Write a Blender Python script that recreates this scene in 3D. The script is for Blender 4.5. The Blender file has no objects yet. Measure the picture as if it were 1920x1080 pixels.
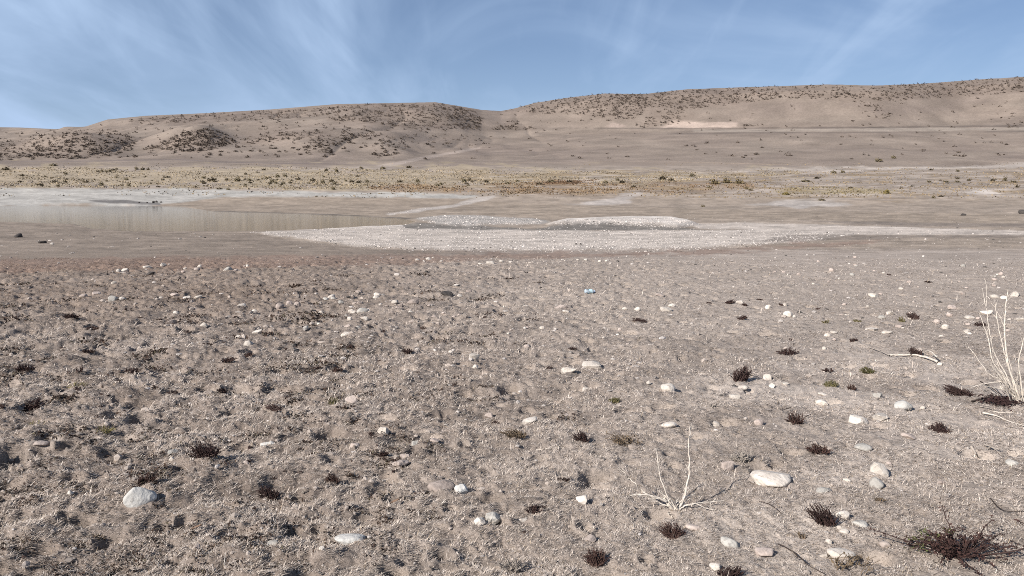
import bpy, math, random
import numpy as np
from mathutils import Vector, Matrix
random.seed(7)
RNG = np.random.default_rng(11)
S = bpy.context.scene
COL = S.collection

# ------------------------------------------------------------------ camera
F = 1507.0                       # focal length in photograph pixels (1920 wide)
H = 1.5
PITCH = math.radians(6.44)
CP, SP = math.cos(PITCH), math.sin(PITCH)
cam_d = bpy.data.cameras.new('camera')
cam = bpy.data.objects.new('camera', cam_d)
COL.objects.link(cam)
cam_d.sensor_width = 36.0
cam_d.lens = 36.0 * F / 1920.0
cam_d.clip_start = 0.05
cam_d.clip_end = 5000
cam.location = (0, 0, H)
cam.rotation_euler = (math.pi / 2 - PITCH, 0, 0)
S.camera = cam

def ray(px, py):
    u = (np.asarray(px, float) - 960) / F
    v = (540 - np.asarray(py, float)) / F
    return u, CP + SP * v, -SP + CP * v

def proj(x, y, z):
    d = y * CP - (z - H) * SP
    d = np.maximum(d, 0.05)
    return 960 + F * x / d, 540 - F * (y * SP + (z - H) * CP) / d

# ------------------------------------------------------------------ noise
def _h(ix, iy, s):
    n = (ix.astype(np.int64) * 374761393 + iy.astype(np.int64) * 668265263 + s * 974634777) & 0xFFFFFFFF
    n = ((n ^ (n >> 13)) * 1274126177) & 0xFFFFFFFF
    n = ((n ^ (n >> 16)) * 2246822519) & 0xFFFFFFFF
    return ((n ^ (n >> 15)) & 0xFFFFFF) / float(0xFFFFFF)

def vn(x, y, s=0):
    x = np.asarray(x, float); y = np.asarray(y, float)
    ix = np.floor(x); iy = np.floor(y)
    fx = x - ix; fy = y - iy
    fx = fx * fx * (3 - 2 * fx); fy = fy * fy * (3 - 2 * fy)
    a = _h(ix, iy, s); b = _h(ix + 1, iy, s); c = _h(ix, iy + 1, s); d = _h(ix + 1, iy + 1, s)
    return ((a + (b - a) * fx) * (1 - fy) + (c + (d - c) * fx) * fy) * 2 - 1

def fbm(x, y, s=0, o=4, g=0.5):
    t = 0; a = 1; n = 0
    for i in range(o):
        t = t + a * vn(x * 2 ** i + 17.3 * i, y * 2 ** i - 9.1 * i, s + i); n += a; a *= g
    return t / n

def ss(a, b, x):
    t = np.clip((x - a) / (b - a), 0, 1)
    return t * t * (3 - 2 * t)

# ------------------------------------------------------------------ terrain
_ty = np.array([-5000, 0, 8, 15, 25, 40, 60, 200, 212, 225, 240, 260, 310, 370, 420, 6000.])
_tz = np.array([0, 0, -.02, -.10, -.29, -.49, -.60, -.60, -.30, .60, 2.1, 4.6, 9.3, 15.7, 18, 18.])
_fy = np.linspace(0, 430, 2151)
_fz = np.interp(_fy, _ty, _tz)
_k = np.hanning(31); _k /= _k.sum()
_fz = np.convolve(np.pad(_fz, 15, mode='edge'), _k, 'valid')
def zbase(y):
    return np.interp(np.maximum(y, 0), _fy, _fz)

CREST = np.array([(-700, 246), (-300, 240), (0, 238), (60, 239), (125, 242), (180, 237), (220, 224), (290, 217), (400, 212), (520, 205),
                  (640, 195), (740, 193), (820, 191.5), (870, 200), (905, 206), (940, 208), (965, 203), (1000, 193), (1060, 183), (1130, 175), (1200, 176),
                  (1280, 167), (1360, 164), (1450, 161), (1540, 158), (1620, 160), (1700, 157), (1820, 148), (1920, 142), (2300, 130), (2900, 120)], float)

CRX = np.linspace(-900, 3000, 1301); CRS = np.interp(CRX, CREST[:, 0], CREST[:, 1])
_g = np.exp(-np.linspace(-2.5, 2.5, 121) ** 2); _g /= _g.sum(); CRS = np.convolve(np.pad(CRS, 60, mode='edge'), _g, 'valid')
def sl(py):                      # picture height -> slope seen from the camera
    v = (540 - py) / F
    return (-SP + CP * v) / (CP + SP * v)

Y0 = 370.0
def zmacro(x, y):
    x = np.asarray(x, float); y = np.asarray(y, float)
    z = zbase(y)
    z = z + ss(215, 300, y) * 0.5 * fbm(x / 40, y / 55, 5, 3) + 0.025 * ss(12, 30, y) * (1 - ss(70, 120, y)) * fbm(x / 3, y / 5, 6, 3)
    far = y > Y0
    if np.any(far):
        xx = x[far]; yy = y[far]
        px = 960 + F * 0.992 * np.clip(xx / yy, -1.2, 1.2)
        cr = np.interp(px, CREST[:, 0], CREST[:, 1]); cs = np.interp(px, CRX, CRS)
        yc = 860 + 60 * fbm(px / 260, px * 0, 21, 2) - 90 * ss(1000, 1300, px) + 200 * np.exp(-((px - 30) / 110.) ** 2)
        r = ss(820, 1120, px)
        t = np.clip((yy - Y0) / (yc - Y0), 0, 1)
        cr = cs + (cr - cs) * ss(.55, 1, t)
        p0 = 310.0
        gl = np.interp(t, [0, .16, .35, .6, .85, 1], [0, .10, .30, .66, .95, 1])
        gr = np.interp(t, [0, .2, .5, .62, .66, .72, .9, 1], [0, .16, .38, .465, .475, .56, .93, 1])
        g = gl * (1 - r) + gr * r
        py = p0 + (cr - p0) * g
        zz = H + yy * sl(py)
        w = np.clip(4 * t * (1 - t), 0, 1) * np.where(t < 1, 1, 0)
        w2 = ss(0.05, 0.3, t) * (1 - ss(.86, 1, t))
        zz = zz + w2 * (1 - 0.7 * r) * (9.0 * fbm(xx / 150, yy / 170, 31, 4) - 3.0 * np.abs(fbm(xx / 70 + yy / 160, yy / 150, 33, 3)))
        zz = zz + w2 * r * 1.5 * fbm(xx / 60, yy / 60, 37, 3)
        zz = zz - w2 * (1 - .85 * r) * 2.0 * (1 - np.abs(fbm(xx / 42 + .35 * fbm(yy / 90, xx / 90, 39, 2), yy / 260, 38, 3)) * 2.2).clip(0, 1) ** 3
        for (bx, bt, wx, wt, hh) in ((150, .42, 85, .14, 12), (375, .45, 60, .13, 11), (590, .42, 80, .12, 6), (735, .30, 45, .12, 4), (850, .75, 55, .12, 6)):
            zz = zz + hh * np.exp(-((px - bx) / wx) ** 2 - ((t - bt) / wt) ** 2)
        over = yy > yc
        zz = np.where(over, zz - (yy - yc) * 0.25, zz)
        b = ss(Y0, Y0 + 25, yy)
        z = z.copy()
        z[far] = z[far] * (1 - b) + zz * b
    return z

def at_plain(px, py, fn):        # first hit of the picture ray on the height function
    px = np.atleast_1d(np.asarray(px, float)); py = np.atleast_1d(np.asarray(py, float))
    dx, dy, dz = ray(px, py)
    if py.min() > 386:           # open lake bed: one crossing only
        lo = np.full(px.shape, 1.4); hi = np.full(px.shape, 240.)
        for _ in range(26):
            m = np.sqrt(lo * hi) if _ < 12 else (lo + hi) / 2
            t = m / dy
            below = H + dz * t - fn(dx * t, m) <= 0
            hi = np.where(below, m, hi); lo = np.where(below, lo, m)
        return dx * hi / dy, hi, fn(dx * hi / dy, hi), np.ones(px.shape, bool)
    ys = np.concatenate([np.geomspace(1.6, 60, 120), np.geomspace(60.5, 1300, 420)])
    hit = np.full(px.shape, np.nan); lo = np.full(px.shape, 1.6)
    prev = np.full(px.shape, 1.0)
    act = np.arange(len(px))
    for yv in ys:
        ta = yv / dy[act]
        d = H + dz[act] * ta - fn(dx[act] * ta, np.full(act.shape, yv))
        new = d <= 0
        hit[act[new]] = yv; lo[act[new]] = prev[act[new]]
        act = act[~new]
        prev[act] = yv
        if not len(act): break
    ok = ~np.isnan(hit)
    hi = np.where(ok, hit, 1300.); lo = np.where(ok, lo, 1299.)
    for _ in range(16):
        m = (lo + hi) / 2
        t = m / dy
        below = H + dz * t - fn(dx * t, m) <= 0
        hi = np.where(below, m, hi); lo = np.where(below, lo, m)
    t = hi / dy
    x = dx * t
    return x, hi, fn(x, hi), ok

# zones read off the photograph (pixels of the 1920 x 1080 frame)
ZP = dict(
    water=[(-900, 385), (0, 385), (120, 381), (230, 383), (330, 386), (400, 397), (520, 400), (640, 404), (740, 409), (775, 414), (760, 420), (690, 423), (600, 428), (500, 431), (400, 432), (250, 432), (170, 427), (140, 418), (60, 416), (0, 414), (-900, 416)],
    shore=[(-900, 352), (0, 353), (200, 354), (330, 353), (470, 357), (640, 360), (760, 361), (900, 366), (880, 372), (700, 370), (520, 368), (420, 370), (330, 380), (300, 384), (230, 384), (120, 383), (0, 386), (-900, 386)],
    mudspot=[(165, 376), (200, 374), (235, 375), (262, 378), (300, 381), (300, 384), (230, 382), (175, 379)],
    mud=[(300, 384), (420, 371), (520, 369), (700, 371), (880, 374), (960, 380), (1200, 388), (1500, 396), (1960, 402), (2700, 404), (2700, 430), (1920, 428), (1500, 412), (1300, 410), (1180, 406), (1040, 411), (980, 406), (860, 403), (760, 410), (640, 403), (520, 400), (400, 397)],
    ridge=[(720, 400), (790, 391), (850, 384), (880, 374), (925, 366), (935, 369), (900, 378), (855, 388), (800, 395), (730, 404)],
    wet=[(690, 424), (780, 418), (900, 424), (1000, 430), (1050, 421), (1130, 417), (1200, 424), (1290, 428), (1330, 432), (1150, 433), (900, 433), (760, 431)],
    darkmud=[(-900, 416), (0, 415), (60, 416), (140, 418), (170, 427), (250, 432), (400, 432), (480, 436), (560, 452), (680, 466), (900, 474), (640, 480), (0, 487), (-900, 492)],
    isle_a=[(775, 410), (800, 406), (860, 404), (930, 407), (1000, 411), (1030, 416), (1005, 421), (940, 421), (880, 424), (820, 420)],
    isle_b=[(1030, 421), (1060, 413), (1120, 410), (1180, 408), (1260, 409), (1290, 415), (1304, 421), (1270, 427), (1190, 424), (1140, 419), (1080, 420)],
    bar=[(470, 436), (600, 430), (690, 424), (755, 422), (760, 429), (900, 432), (1150, 433), (1330, 432), (1440, 431), (1560, 437), (1600, 441), (1530, 451), (1420, 459), (1300, 467), (1150, 470), (980, 470), (800, 468), (680, 463), (590, 452)],
    salt=[(1290, 420), (1400, 417), (1500, 420), (1650, 424), (1800, 430), (1960, 433), (2700, 436), (2700, 442), (1960, 441), (1800, 440), (1640, 441), (1500, 436), (1380, 430), (1310, 429)],
    darkline=[(1500, 413), (1700, 417), (1960, 420), (2700, 424), (2700, 430), (1960, 427), (1700, 424), (1560, 418)],
    wetline=[(1480, 442), (1600, 441), (1800, 441), (1960, 441), (2700, 443), (2700, 447), (1960, 445), (1700, 446), (1540, 452), (1420, 456)],
    red=[(-900, 490), (0, 486), (300, 481), (640, 479), (900, 475), (1150, 474), (1330, 468), (1500, 457), (1660, 452), (1640, 458), (1500, 464), (1300, 477), (1000, 485), (860, 491), (640, 500), (450, 503), (250, 506), (0, 514), (-900, 518)],
    grass=[(-900, 312), (0, 311), (120, 312), (250, 318), (400, 312), (640, 315), (760, 318), (950, 318), (1150, 322), (1330, 322), (1500, 321), (1500, 326), (1330, 336), (1250, 345), (1000, 352), (760, 356), (600, 356), (450, 354), (200, 352), (0, 350), (-900, 350)],
    orange=[(690, 352), (760, 346), (850, 348), (960, 344), (1050, 338), (1120, 346), (1240, 342), (1400, 342), (1420, 352), (1300, 360), (1180, 362), (1040, 366), (900, 360), (740, 361)],
    olive=[(1450, 359), (1480, 352), (1560, 350), (1640, 355), (1690, 358), (1660, 364), (1560, 364), (1470, 365)],
    rust=[(1030, 342), (1120, 337), (1080, 345), (990, 347)],
    pale1=[(1380, 320), (1550, 314), (1750, 313), (1960, 305), (2700, 300), (2700, 312), (1960, 314), (1700, 319), (1500, 322), (1380, 323)],
    pale2=[(1050, 385), (1150, 372), (1180, 360), (1200, 362), (1180, 380), (1120, 388)],
    pale3=[(1800, 361), (1850, 352), (1880, 366), (1830, 366)],
    pale4=[(1400, 384), (1480, 374), (1560, 376), (1600, 384), (1500, 390)],
    cut=[(1238, 240), (1262, 226), (1320, 229), (1380, 230), (1388, 239), (1320, 241)],
    cut2=[(1130, 238), (1150, 229), (1180, 236), (1160, 240)],
    road=[(-900, 306), (0, 302), (170, 301), (330, 298), (410, 302.5), (520, 305), (650, 306.5), (650, 308), (520, 306.8), (410, 304.5), (330, 300), (170, 303), (0, 304), (-900, 308)],
    bench=[(1000, 240), (1240, 240), (1500, 238.5), (1700, 237), (1960, 234), (2700, 230), (2700, 232), (1960, 237), (1700, 239.5), (1500, 241), (1240, 242)],
    bench2=[(1250, 250), (1400, 247.5), (1600, 247), (1760, 247), (1960, 245), (2700, 240), (2700, 242), (1960, 247), (1600, 249.5), (1400, 250), (1250, 253)],
    wetedge=[(330, 387), (400, 395), (520, 398.5), (640, 402), (740, 407), (790, 411), (740, 412), (640, 406.5), (520, 402.5), (400, 400), (330, 390)],
    paleedge=[(560, 431), (620, 426.5), (690, 423), (752, 421.5), (756, 425), (690, 427), (600, 431)],
    benchp=[(1300, 243), (1500, 242), (1700, 240), (1960, 238), (2700, 233), (2700, 239), (1960, 244), (1700, 246), (1500, 247), (1300, 248)],
    flats=[(820, 322), (1400, 319), (1960, 317), (2700, 312), (2700, 374), (1960, 374), (1500, 374), (1200, 368), (900, 364)],
    track=[(700, 312), (800, 292), (900, 276), (905, 278), (810, 296), (730, 313)],
)
ZP = {k: np.array(v, float) for k, v in ZP.items()}
YS = 3.0
def sdist(px, py, poly):         # signed distance to a polygon, heights stretched; negative inside
    P = poly * np.array([1, YS]); x = px; y = py * YS
    d = np.full(x.shape, 1e9); ins = np.zeros(x.shape, bool)
    n = len(P)
    for i in range(n):
        a = P[i]; b = P[(i + 1) % n]
        e = b - a
        t = np.clip(((x - a[0]) * e[0] + (y - a[1]) * e[1]) / (e @ e), 0, 1)
        d = np.minimum(d, np.hypot(x - a[0] - t * e[0], y - a[1] - t * e[1]))
        c = ((a[1] > y) != (b[1] > y))
        xi = a[0] + (y - a[1]) * e[0] / (e[1] if abs(e[1]) > 1e-9 else 1e-9)
        ins ^= c & (x < xi)
    return np.where(ins, -d, d)

def zone(px, py, name, soft=5.0, warp=6.0):
    poly = ZP[name]
    out = np.zeros(px.shape)
    lo = poly.min(0) - 40; hi = poly.max(0) + 40
    m = (px > lo[0]) & (px < hi[0]) & (py > lo[1]) & (py < hi[1])
    if m.any():
        x = px[m]; y = py[m]
        s = sdist(x, y, poly) + warp * fbm(x / 30, y / 5, len(name) * 7, 4)
        out[m] = 1 - ss(-soft, soft, s)
    return out

WATER_Z = -.66
def zland(x, y):                 # macro terrain with the pond bed and gravel bars
    z = zmacro(x, y)
    m = (y > 24) & (y < 270)
    if np.any(m):
        xm = np.asarray(x, float)[m]; ym = np.asarray(y, float)[m]; zm = z[m]
        px, py = proj(xm, ym, zm)
        wz = zone(px, py, 'water', 5, 3)
        zm = zm - 0.40 * wz
        for k, a in (('isle_a', .10), ('isle_b', .26), ('bar', .05), ('shore', .03)):
            zm = zm + a * zone(px, py, k, 8, 3)
        z = z.copy(); z[m] = zm
    return z

# hoof holes and hollows seen in the photograph: x, y, width in pixels
HOLES = [(13, 857, 60), (73, 850, 44), (130, 840, 42), (263, 787, 58), (207, 778, 34), (520, 776, 42), (617, 816, 58), (543, 736, 40), (447, 833, 34), (277, 838, 30),
         (133, 910, 40), (7, 770, 26), (430, 680, 34), (465, 668, 30), (592, 690, 24), (630, 694, 34), (390, 647, 26), (50, 690, 56), (135, 592, 44), (345, 620, 26),
         (827, 1047, 44), (700, 610, 24), (760, 658, 30), (795, 606, 24), (825, 634, 34), (560, 935, 40), (955, 730, 44), (1095, 992, 30), (340, 990, 36), (1210, 1053, 30),
         (60, 640, 30), (170, 655, 30), (250, 700, 34), (320, 735, 30), (700, 830, 30), (780, 850, 34), (930, 790, 26), (870, 840, 24), (415, 735, 30), (660, 650, 26), (720, 620, 20), (175, 615, 28), (240, 629, 24), (150, 700, 30)]
def at0(px, py):
    return at_plain(px, py, zland)
hx, hy, hz, _ = at0([h[0] for h in HOLES], [h[1] for h in HOLES])
HW = np.array([h[2] for h in HOLES]) / F * np.hypot(hx, hy) * 0.5

def rough(x, y):                 # trampled ground on one side, firmer soil on the other
    u = x / np.maximum(y, .5)
    r = 1 - 0.62 * ss(-0.15, 0.40, u + 0.16 * fbm(x / .8, y / .8, 3, 2))
    return r

def mat_noise(X, Y):             # matted straw: raised clumps with open gaps between them
    wx_ = X + .03 * vn(X / .09, Y / .09, 171); wy_ = Y + .03 * vn(X / .09, Y / .09, 173)
    return fbm(wx_ / .075, wy_ / .06, 175, 3, .6)

def zmicro(x, y):
    x = np.asarray(x, float); y = np.asarray(y, float)
    r = np.hypot(x, y)
    fade = 1 - ss(18, 30, r)
    out = np.zeros(x.shape)
    m = fade > 0
    if not m.any(): return out
    X = x[m]; Y = y[m]; rg = rough(X, Y)
    z = rg * 0.052 * fbm(X / .55, Y / .55, 40, 3)
    lum = fbm(X / .17, Y / .17, 43, 3)
    z = z + rg * 0.030 * lum
    cl = fbm(X / .05, Y / .05, 46, 3)
    z = z + (0.005 + 0.008 * rg) * cl
    z = z + (0.007 + 0.006 * rg) * ss(-.18, .22, mat_noise(X, Y))
    z = z + (0.012 + 0.016 * rg) * (np.abs(fbm(X / .11, Y / .11, 56, 3)) ** .7 - .35)
    z = z + 0.0035 * fbm(X / .016, Y / .016, 49, 2)
    z = z + 0.02 * fbm(X / 1.6, Y / 1.6, 51, 2)
    # scattered hoof prints
    for cell, sd, pr, dep in ((0.32, 60, 0.42, 0.10), (0.19, 63, 0.32, 0.055)):
        gx = np.floor(X / cell); gy = np.floor(Y / cell)
        best = np.zeros(X.shape)
        for i in (-1, 0, 1):
            for j in (-1, 0, 1):
                cx = (gx + i + .15 + .7 * _h(gx + i, gy + j, sd)) * cell
                cy = (gy + j + .15 + .7 * _h(gx + i, gy + j, sd + 1)) * cell
                on = _h(gx + i, gy + j, sd + 2) < pr * np.clip(rough(cx, cy) * 1.25 - .3, 0, 1)
                rr = cell * (.17 + .16 * _h(gx + i, gy + j, sd + 3))
                d = np.hypot(X - cx, (Y - cy) * 1.15) / rr + 0.25 * lum
                best = np.maximum(best, np.where(on, 1 - ss(.55, 1.1, d), 0))
        z = z - dep * best
    for k in range(len(HOLES)):
        w = HW[k]
        q = np.abs(X - hx[k]) + np.abs(Y - hy[k]) < 5 * w
        if q.any():
            d = np.hypot(X[q] - hx[k], (Y[q] - hy[k]) * .8) / w + .28 * lum[q]
            z[q] = z[q] - min(.16, 1.9 * w) * (1 - ss(.55, 1.02, d)) + .016 * np.exp(-((d - 1.3) / .3) ** 2)
    out[m] = z * fade[m]
    return out

def zfull(x, y):
    return zland(x, y) + zmicro(x, y)

def mesh_np(name, V, faces4=None, faces3=None, col=None, smooth=False):
    me = bpy.data.meshes.new(name)
    V = np.asarray(V, np.float32)
    me.vertices.add(len(V)); me.vertices.foreach_set('co', V.ravel())
    parts = []; tot = []
    if faces4 is not None and len(faces4):
        parts.append(np.asarray(faces4, np.int32).ravel()); tot.append(np.full(len(faces4), 4, np.int32))
    if faces3 is not None and len(faces3):
        parts.append(np.asarray(faces3, np.int32).ravel()); tot.append(np.full(len(faces3), 3, np.int32))
    L = np.concatenate(parts); T = np.concatenate(tot)
    st = np.concatenate([[0], np.cumsum(T)[:-1]]).astype(np.int32)
    me.loops.add(len(L)); me.loops.foreach_set('vertex_index', L)
    me.polygons.add(len(T)); me.polygons.foreach_set('loop_start', st); me.polygons.foreach_set('loop_total', T)
    me.polygons.foreach_set('use_smooth', np.full(len(T), smooth))
    if col is not None:
        a = me.attributes.new('Col', 'FLOAT_COLOR', 'POINT')
        c = np.ones((len(V), 4), np.float32); c[:, :3] = col
        a.data.foreach_set('color', c.ravel())
    me.update(calc_edges=True)
    return me

def link(name, me, mat=None, parent=None):
    o = bpy.data.objects.new(name, me); COL.objects.link(o)
    if mat is not None and len(me.materials) == 0: me.materials.append(mat)
    if parent is not None: o.parent = parent
    return o

def tag(o, label=None, cat=None, group=None, kind=None):
    if label: o['label'] = label
    if cat: o['category'] = cat
    if group: o['group'] = group
    if kind: o['kind'] = kind
    return o

# ------------------------------------------------------------------ materials
def nodes(m):
    m.use_nodes = True
    nt = m.node_tree
    return nt, nt.nodes, nt.links, nt.nodes['Principled BSDF']

def mat_attr(name, rough_=0.95, noise=None, bump=None, tr=0.0):
    m = bpy.data.materials.new(name); nt, N, L, P = nodes(m)
    P.inputs['Roughness'].default_value = rough_
    P.inputs['Specular IOR Level'].default_value = 0.15
    a = N.new('ShaderNodeAttribute'); a.attribute_name = 'Col'
    src = a.outputs['Color']
    geo = N.new('ShaderNodeNewGeometry')
    if noise:
        for sc_, amt in noise:
            t = N.new('ShaderNodeTexNoise'); t.inputs['Scale'].default_value = sc_; t.inputs['Detail'].default_value = 5
            t.inputs['Roughness'].default_value = .65
            L.new(geo.outputs['Position'], t.inputs['Vector'])
            mr = N.new('ShaderNodeMapRange'); mr.inputs[1].default_value = .3; mr.inputs[2].default_value = .7
            mr.inputs[3].default_value = 1 - amt; mr.inputs[4].default_value = 1 + amt
            L.new(t.outputs['Fac'], mr.inputs[0])
            mx = N.new('ShaderNodeVectorMath'); mx.operation = 'SCALE'
            L.new(src, mx.inputs[0]); L.new(mr.outputs[0], mx.inputs['Scale'])
            src = mx.outputs[0]
    L.new(src, P.inputs['Base Color'])
    if bump:
        prev = None
        for sc_, st, di in bump:
            t = N.new('ShaderNodeTexNoise'); t.inputs['Scale'].default_value = sc_; t.inputs['Detail'].default_value = 6
            t.inputs['Roughness'].default_value = .7
            L.new(geo.outputs['Position'], t.inputs['Vector'])
            b = N.new('ShaderNodeBump'); b.inputs['Strength'].default_value = st; b.inputs['Distance'].default_value = di
            L.new(t.outputs['Fac'], b.inputs['Height'])
            if prev: L.new(prev.outputs[0], b.inputs['Normal'])
            prev = b
        L.new(prev.outputs[0], P.inputs['Normal'])
    return m

M_ground = mat_attr('soil', .97, noise=[(0.9, .10), (14, .16), (90, .22)], bump=[(190, .8, .005), (60, .8, .014), (5, .35, .05)])
M_hill = mat_attr('hillside', .97, noise=[(.05, .10), (.6, .16)], bump=[(.8, .6, .5)])
M_straw = mat_attr('straw', .85)
M_pebble = mat_attr('pebble', .9, noise=[(40, .12)])
M_leaf = mat_attr('scrub', .85)

def mat_stone(name, a, b, stain):
    m = bpy.data.materials.new(name); nt, N, L, P = nodes(m)
    P.inputs['Roughness'].default_value = .88; P.inputs['Specular IOR Level'].default_value = .25
    tc = N.new('ShaderNodeTexCoord'); oi = N.new('ShaderNodeObjectInfo')
    add = N.new('ShaderNodeVectorMath'); add.operation = 'ADD'
    sc_ = N.new('ShaderNodeVectorMath'); sc_.operation = 'SCALE'; sc_.inputs['Scale'].default_value = 1.0
    cmb = N.new('ShaderNodeCombineXYZ')
    mul = N.new('ShaderNodeMath'); mul.operation = 'MULTIPLY'; mul.inputs[1].default_value = 37.0
    L.new(oi.outputs['Random'], mul.inputs[0]); L.new(mul.outputs[0], cmb.inputs[0]); L.new(mul.outputs[0], cmb.inputs[2])
    L.new(tc.outputs['Object'], add.inputs[0]); L.new(cmb.outputs[0], add.inputs[1])
    n1 = N.new('ShaderNodeTexNoise'); n1.inputs['Scale'].default_value = 18; n1.inputs['Detail'].default_value = 7; n1.inputs['Roughness'].default_value = .6
    L.new(add.outputs[0], n1.inputs['Vector'])
    r1 = N.new('ShaderNodeValToRGB'); r1.color_ramp.elements[0].position = .34; r1.color_ramp.elements[1].position = .66
    r1.color_ramp.elements[0].color = (*a, 1); r1.color_ramp.elements[1].color = (*b, 1)
    L.new(n1.outputs['Fac'], r1.inputs[0])
    n2 = N.new('ShaderNodeTexNoise'); n2.inputs['Scale'].default_value = 55; n2.inputs['Detail'].default_value = 5
    L.new(add.outputs[0], n2.inputs['Vector'])
    r2 = N.new('ShaderNodeMapRange'); r2.inputs[1].default_value = .56; r2.inputs[2].default_value = .72; r2.inputs[4].default_value = .6
    L.new(n2.outputs['Fac'], r2.inputs[0])
    mx = N.new('ShaderNodeMix'); mx.data_type = 'RGBA'
    L.new(r2.outputs[0], mx.inputs[0]); L.new(r1.outputs[0], mx.inputs[6]); mx.inputs[7].default_value = (*stain, 1)
    # each stone a little lighter or darker than the next
    hv = N.new('ShaderNodeMapRange'); hv.inputs[3].default_value = .8; hv.inputs[4].default_value = 1.12
    L.new(oi.outputs['Random'], hv.inputs[0])
    sv = N.new('ShaderNodeVectorMath'); sv.operation = 'SCALE'
    L.new(mx.outputs[2], sv.inputs[0]); L.new(hv.outputs[0], sv.inputs['Scale'])
    L.new(sv.outputs[0], P.inputs['Base Color'])
    bp = N.new('ShaderNodeBump'); bp.inputs['Strength'].default_value = .6; bp.inputs['Distance'].default_value = .01
    L.new(n2.outputs['Fac'], bp.inputs['Height']); L.new(bp.outputs[0], P.inputs['Normal'])
    return m
STONE = {
    'W': mat_stone('white_stone', (.42, .37, .32), (.58, .525, .47), (.24, .19, .15)),
    'G': mat_stone('grey_stone', (.30, .278, .25), (.43, .405, .37), (.19, .16, .138)),
    'L': mat_stone('pale_grey_stone', (.40, .385, .36), (.56, .54, .51), (.24, .215, .19)),
    'P': mat_stone('pinkish_stone', (.33, .268, .235), (.45, .38, .34), (.21, .165, .14)),
    'B': mat_stone('brown_stone', (.24, .195, .17), (.36, .30, .265), (.14, .11, .095)),
    'K': mat_stone('dark_stone', (.035, .03, .028), (.08, .07, .065), (.02, .018, .016)),
}
def mat_plain(name, c, r=.8, noise=0.25, scale=30):
    m = bpy.data.materials.new(name); nt, N, L, P = nodes(m)
    P.inputs['Roughness'].default_value = r; P.inputs['Specular IOR Level'].default_value = .2
    tc = N.new('ShaderNodeTexCoord')
    t = N.new('ShaderNodeTexNoise'); t.inputs['Scale'].default_value = scale; t.inputs['Detail'].default_value = 4
    L.new(tc.outputs['Object'], t.inputs['Vector'])
    rp = N.new('ShaderNodeValToRGB'); rp.color_ramp.elements[0].position = .3; rp.color_ramp.elements[1].position = .7
    rp.color_ramp.elements[0].color = (*[v * (1 - noise) for v in c], 1); rp.color_ramp.elements[1].color = (*[min(1, v * (1 + noise)) for v in c], 1)
    L.new(t.outputs['Fac'], rp.inputs[0]); L.new(rp.outputs[0], P.inputs['Base Color'])
    return m
M_bleach = mat_plain('bleached_wood', (.52, .462, .40), .85, .28, 40)
M_darktwig = mat_plain('dark_twig', (.045, .033, .028), .9, .35, 20)
M_greytwig = mat_plain('grey_twig', (.30, .26, .225), .9, .25, 20)

SCRUB_REG = [  # polygon, count
    ([(-200, 262), (0, 268), (60, 256), (130, 248), (200, 241), (240, 250), (250, 270), (246, 288), (180, 298), (80, 297), (0, 302), (-200, 300)], 620),
    ([(262, 282), (300, 268), (340, 250), (390, 240), (425, 252), (442, 268), (400, 280), (370, 286), (300, 280)], 330),
    ([(430, 268), (480, 258), (540, 246), (600, 246), (640, 258), (660, 268), (600, 276), (540, 262), (470, 270)], 90),
    ([(555, 285), (600, 262), (640, 290), (600, 296)], 26),
    ([(240, 226), (300, 219), (420, 212), (540, 206), (640, 198), (640, 212), (560, 222), (460, 226), (340, 234)], 190),
    ([(600, 202), (650, 196), (740, 195), (830, 195), (880, 207), (905, 222), (900, 244), (860, 242), (760, 240), (690, 230), (620, 226)], 420),
    ([(850, 200), (890, 206), (905, 225), (895, 243), (860, 236)], 110),
    ([(700, 250), (760, 262), (760, 296), (700, 298)], 45),
    ([(920, 243), (960, 224), (985, 236), (1010, 242), (960, 246)], 55),
    ([(640, 238), (700, 246), (720, 262), (640, 262)], 30),
    ([(945, 209), (1000, 194), (1060, 184), (1130, 176), (1200, 178), (1220, 196), (1190, 226), (1130, 222), (1080, 216), (1000, 212)], 420),
    ([(1130, 178), (1280, 169), (1450, 163), (1460, 186), (1360, 196), (1300, 204), (1200, 200)], 380),
    ([(1440, 163), (1540, 160), (1620, 162), (1700, 159), (1820, 150), (1940, 143), (2150, 136), (2150, 165), (1940, 172), (1760, 184), (1660, 190), (1540, 186), (1440, 182)], 620),
    ([(1220, 210), (1280, 200), (1300, 222), (1260, 234), (1200, 240)], 60),
    ([(1590, 190), (1640, 192), (1690, 228), (1620, 218)], 26),
    ([(1880, 228), (1940, 224), (1940, 240), (1890, 240)], 12),
    ([(1390, 234), (1430, 234), (1430, 237), (1390, 237)], 8),
    ([(0, 250), (300, 222), (640, 205), (900, 212), (930, 270), (500, 296), (0, 300)], 330),
    ([(600, 205), (1900, 160), (1900, 300), (600, 300)], 200),
]

# ------------------------------------------------------------------ ground sheet
th = np.radians(np.concatenate([np.arange(-180, -60, 10.), np.arange(-60, -42, 1.2), np.arange(-42, 42, 0.0917), np.arange(42, 60, 1.2), np.arange(60, 180.1, 10.)]))
rows = [0.25, .45, .7, .95, 1.2, 1.45, 1.7, 1.85]
r_ = 2.0
while r_ < 16: rows.append(r_); r_ += min(r_ * r_ / 1250., .0062 * r_)
while r_ < 230: rows.append(r_); r_ += min(max(.08, r_ * r_ / 4000.), 2.0)
while r_ < 400: rows.append(r_); r_ += 1.5
rows_far = [r_]
while r_ < 1300: rows_far.append(r_); r_ += 3.6
rows.append(rows_far[0])
while r_ < 4000: rows_far.append(r_); r_ *= 1.25

def sheet(rw):
    R = np.array(rw); T = th
    X = R[:, None] * np.sin(T)[None, :]; Y = R[:, None] * np.cos(T)[None, :]
    return X.ravel(), Y.ravel(), len(R), len(T)

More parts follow.
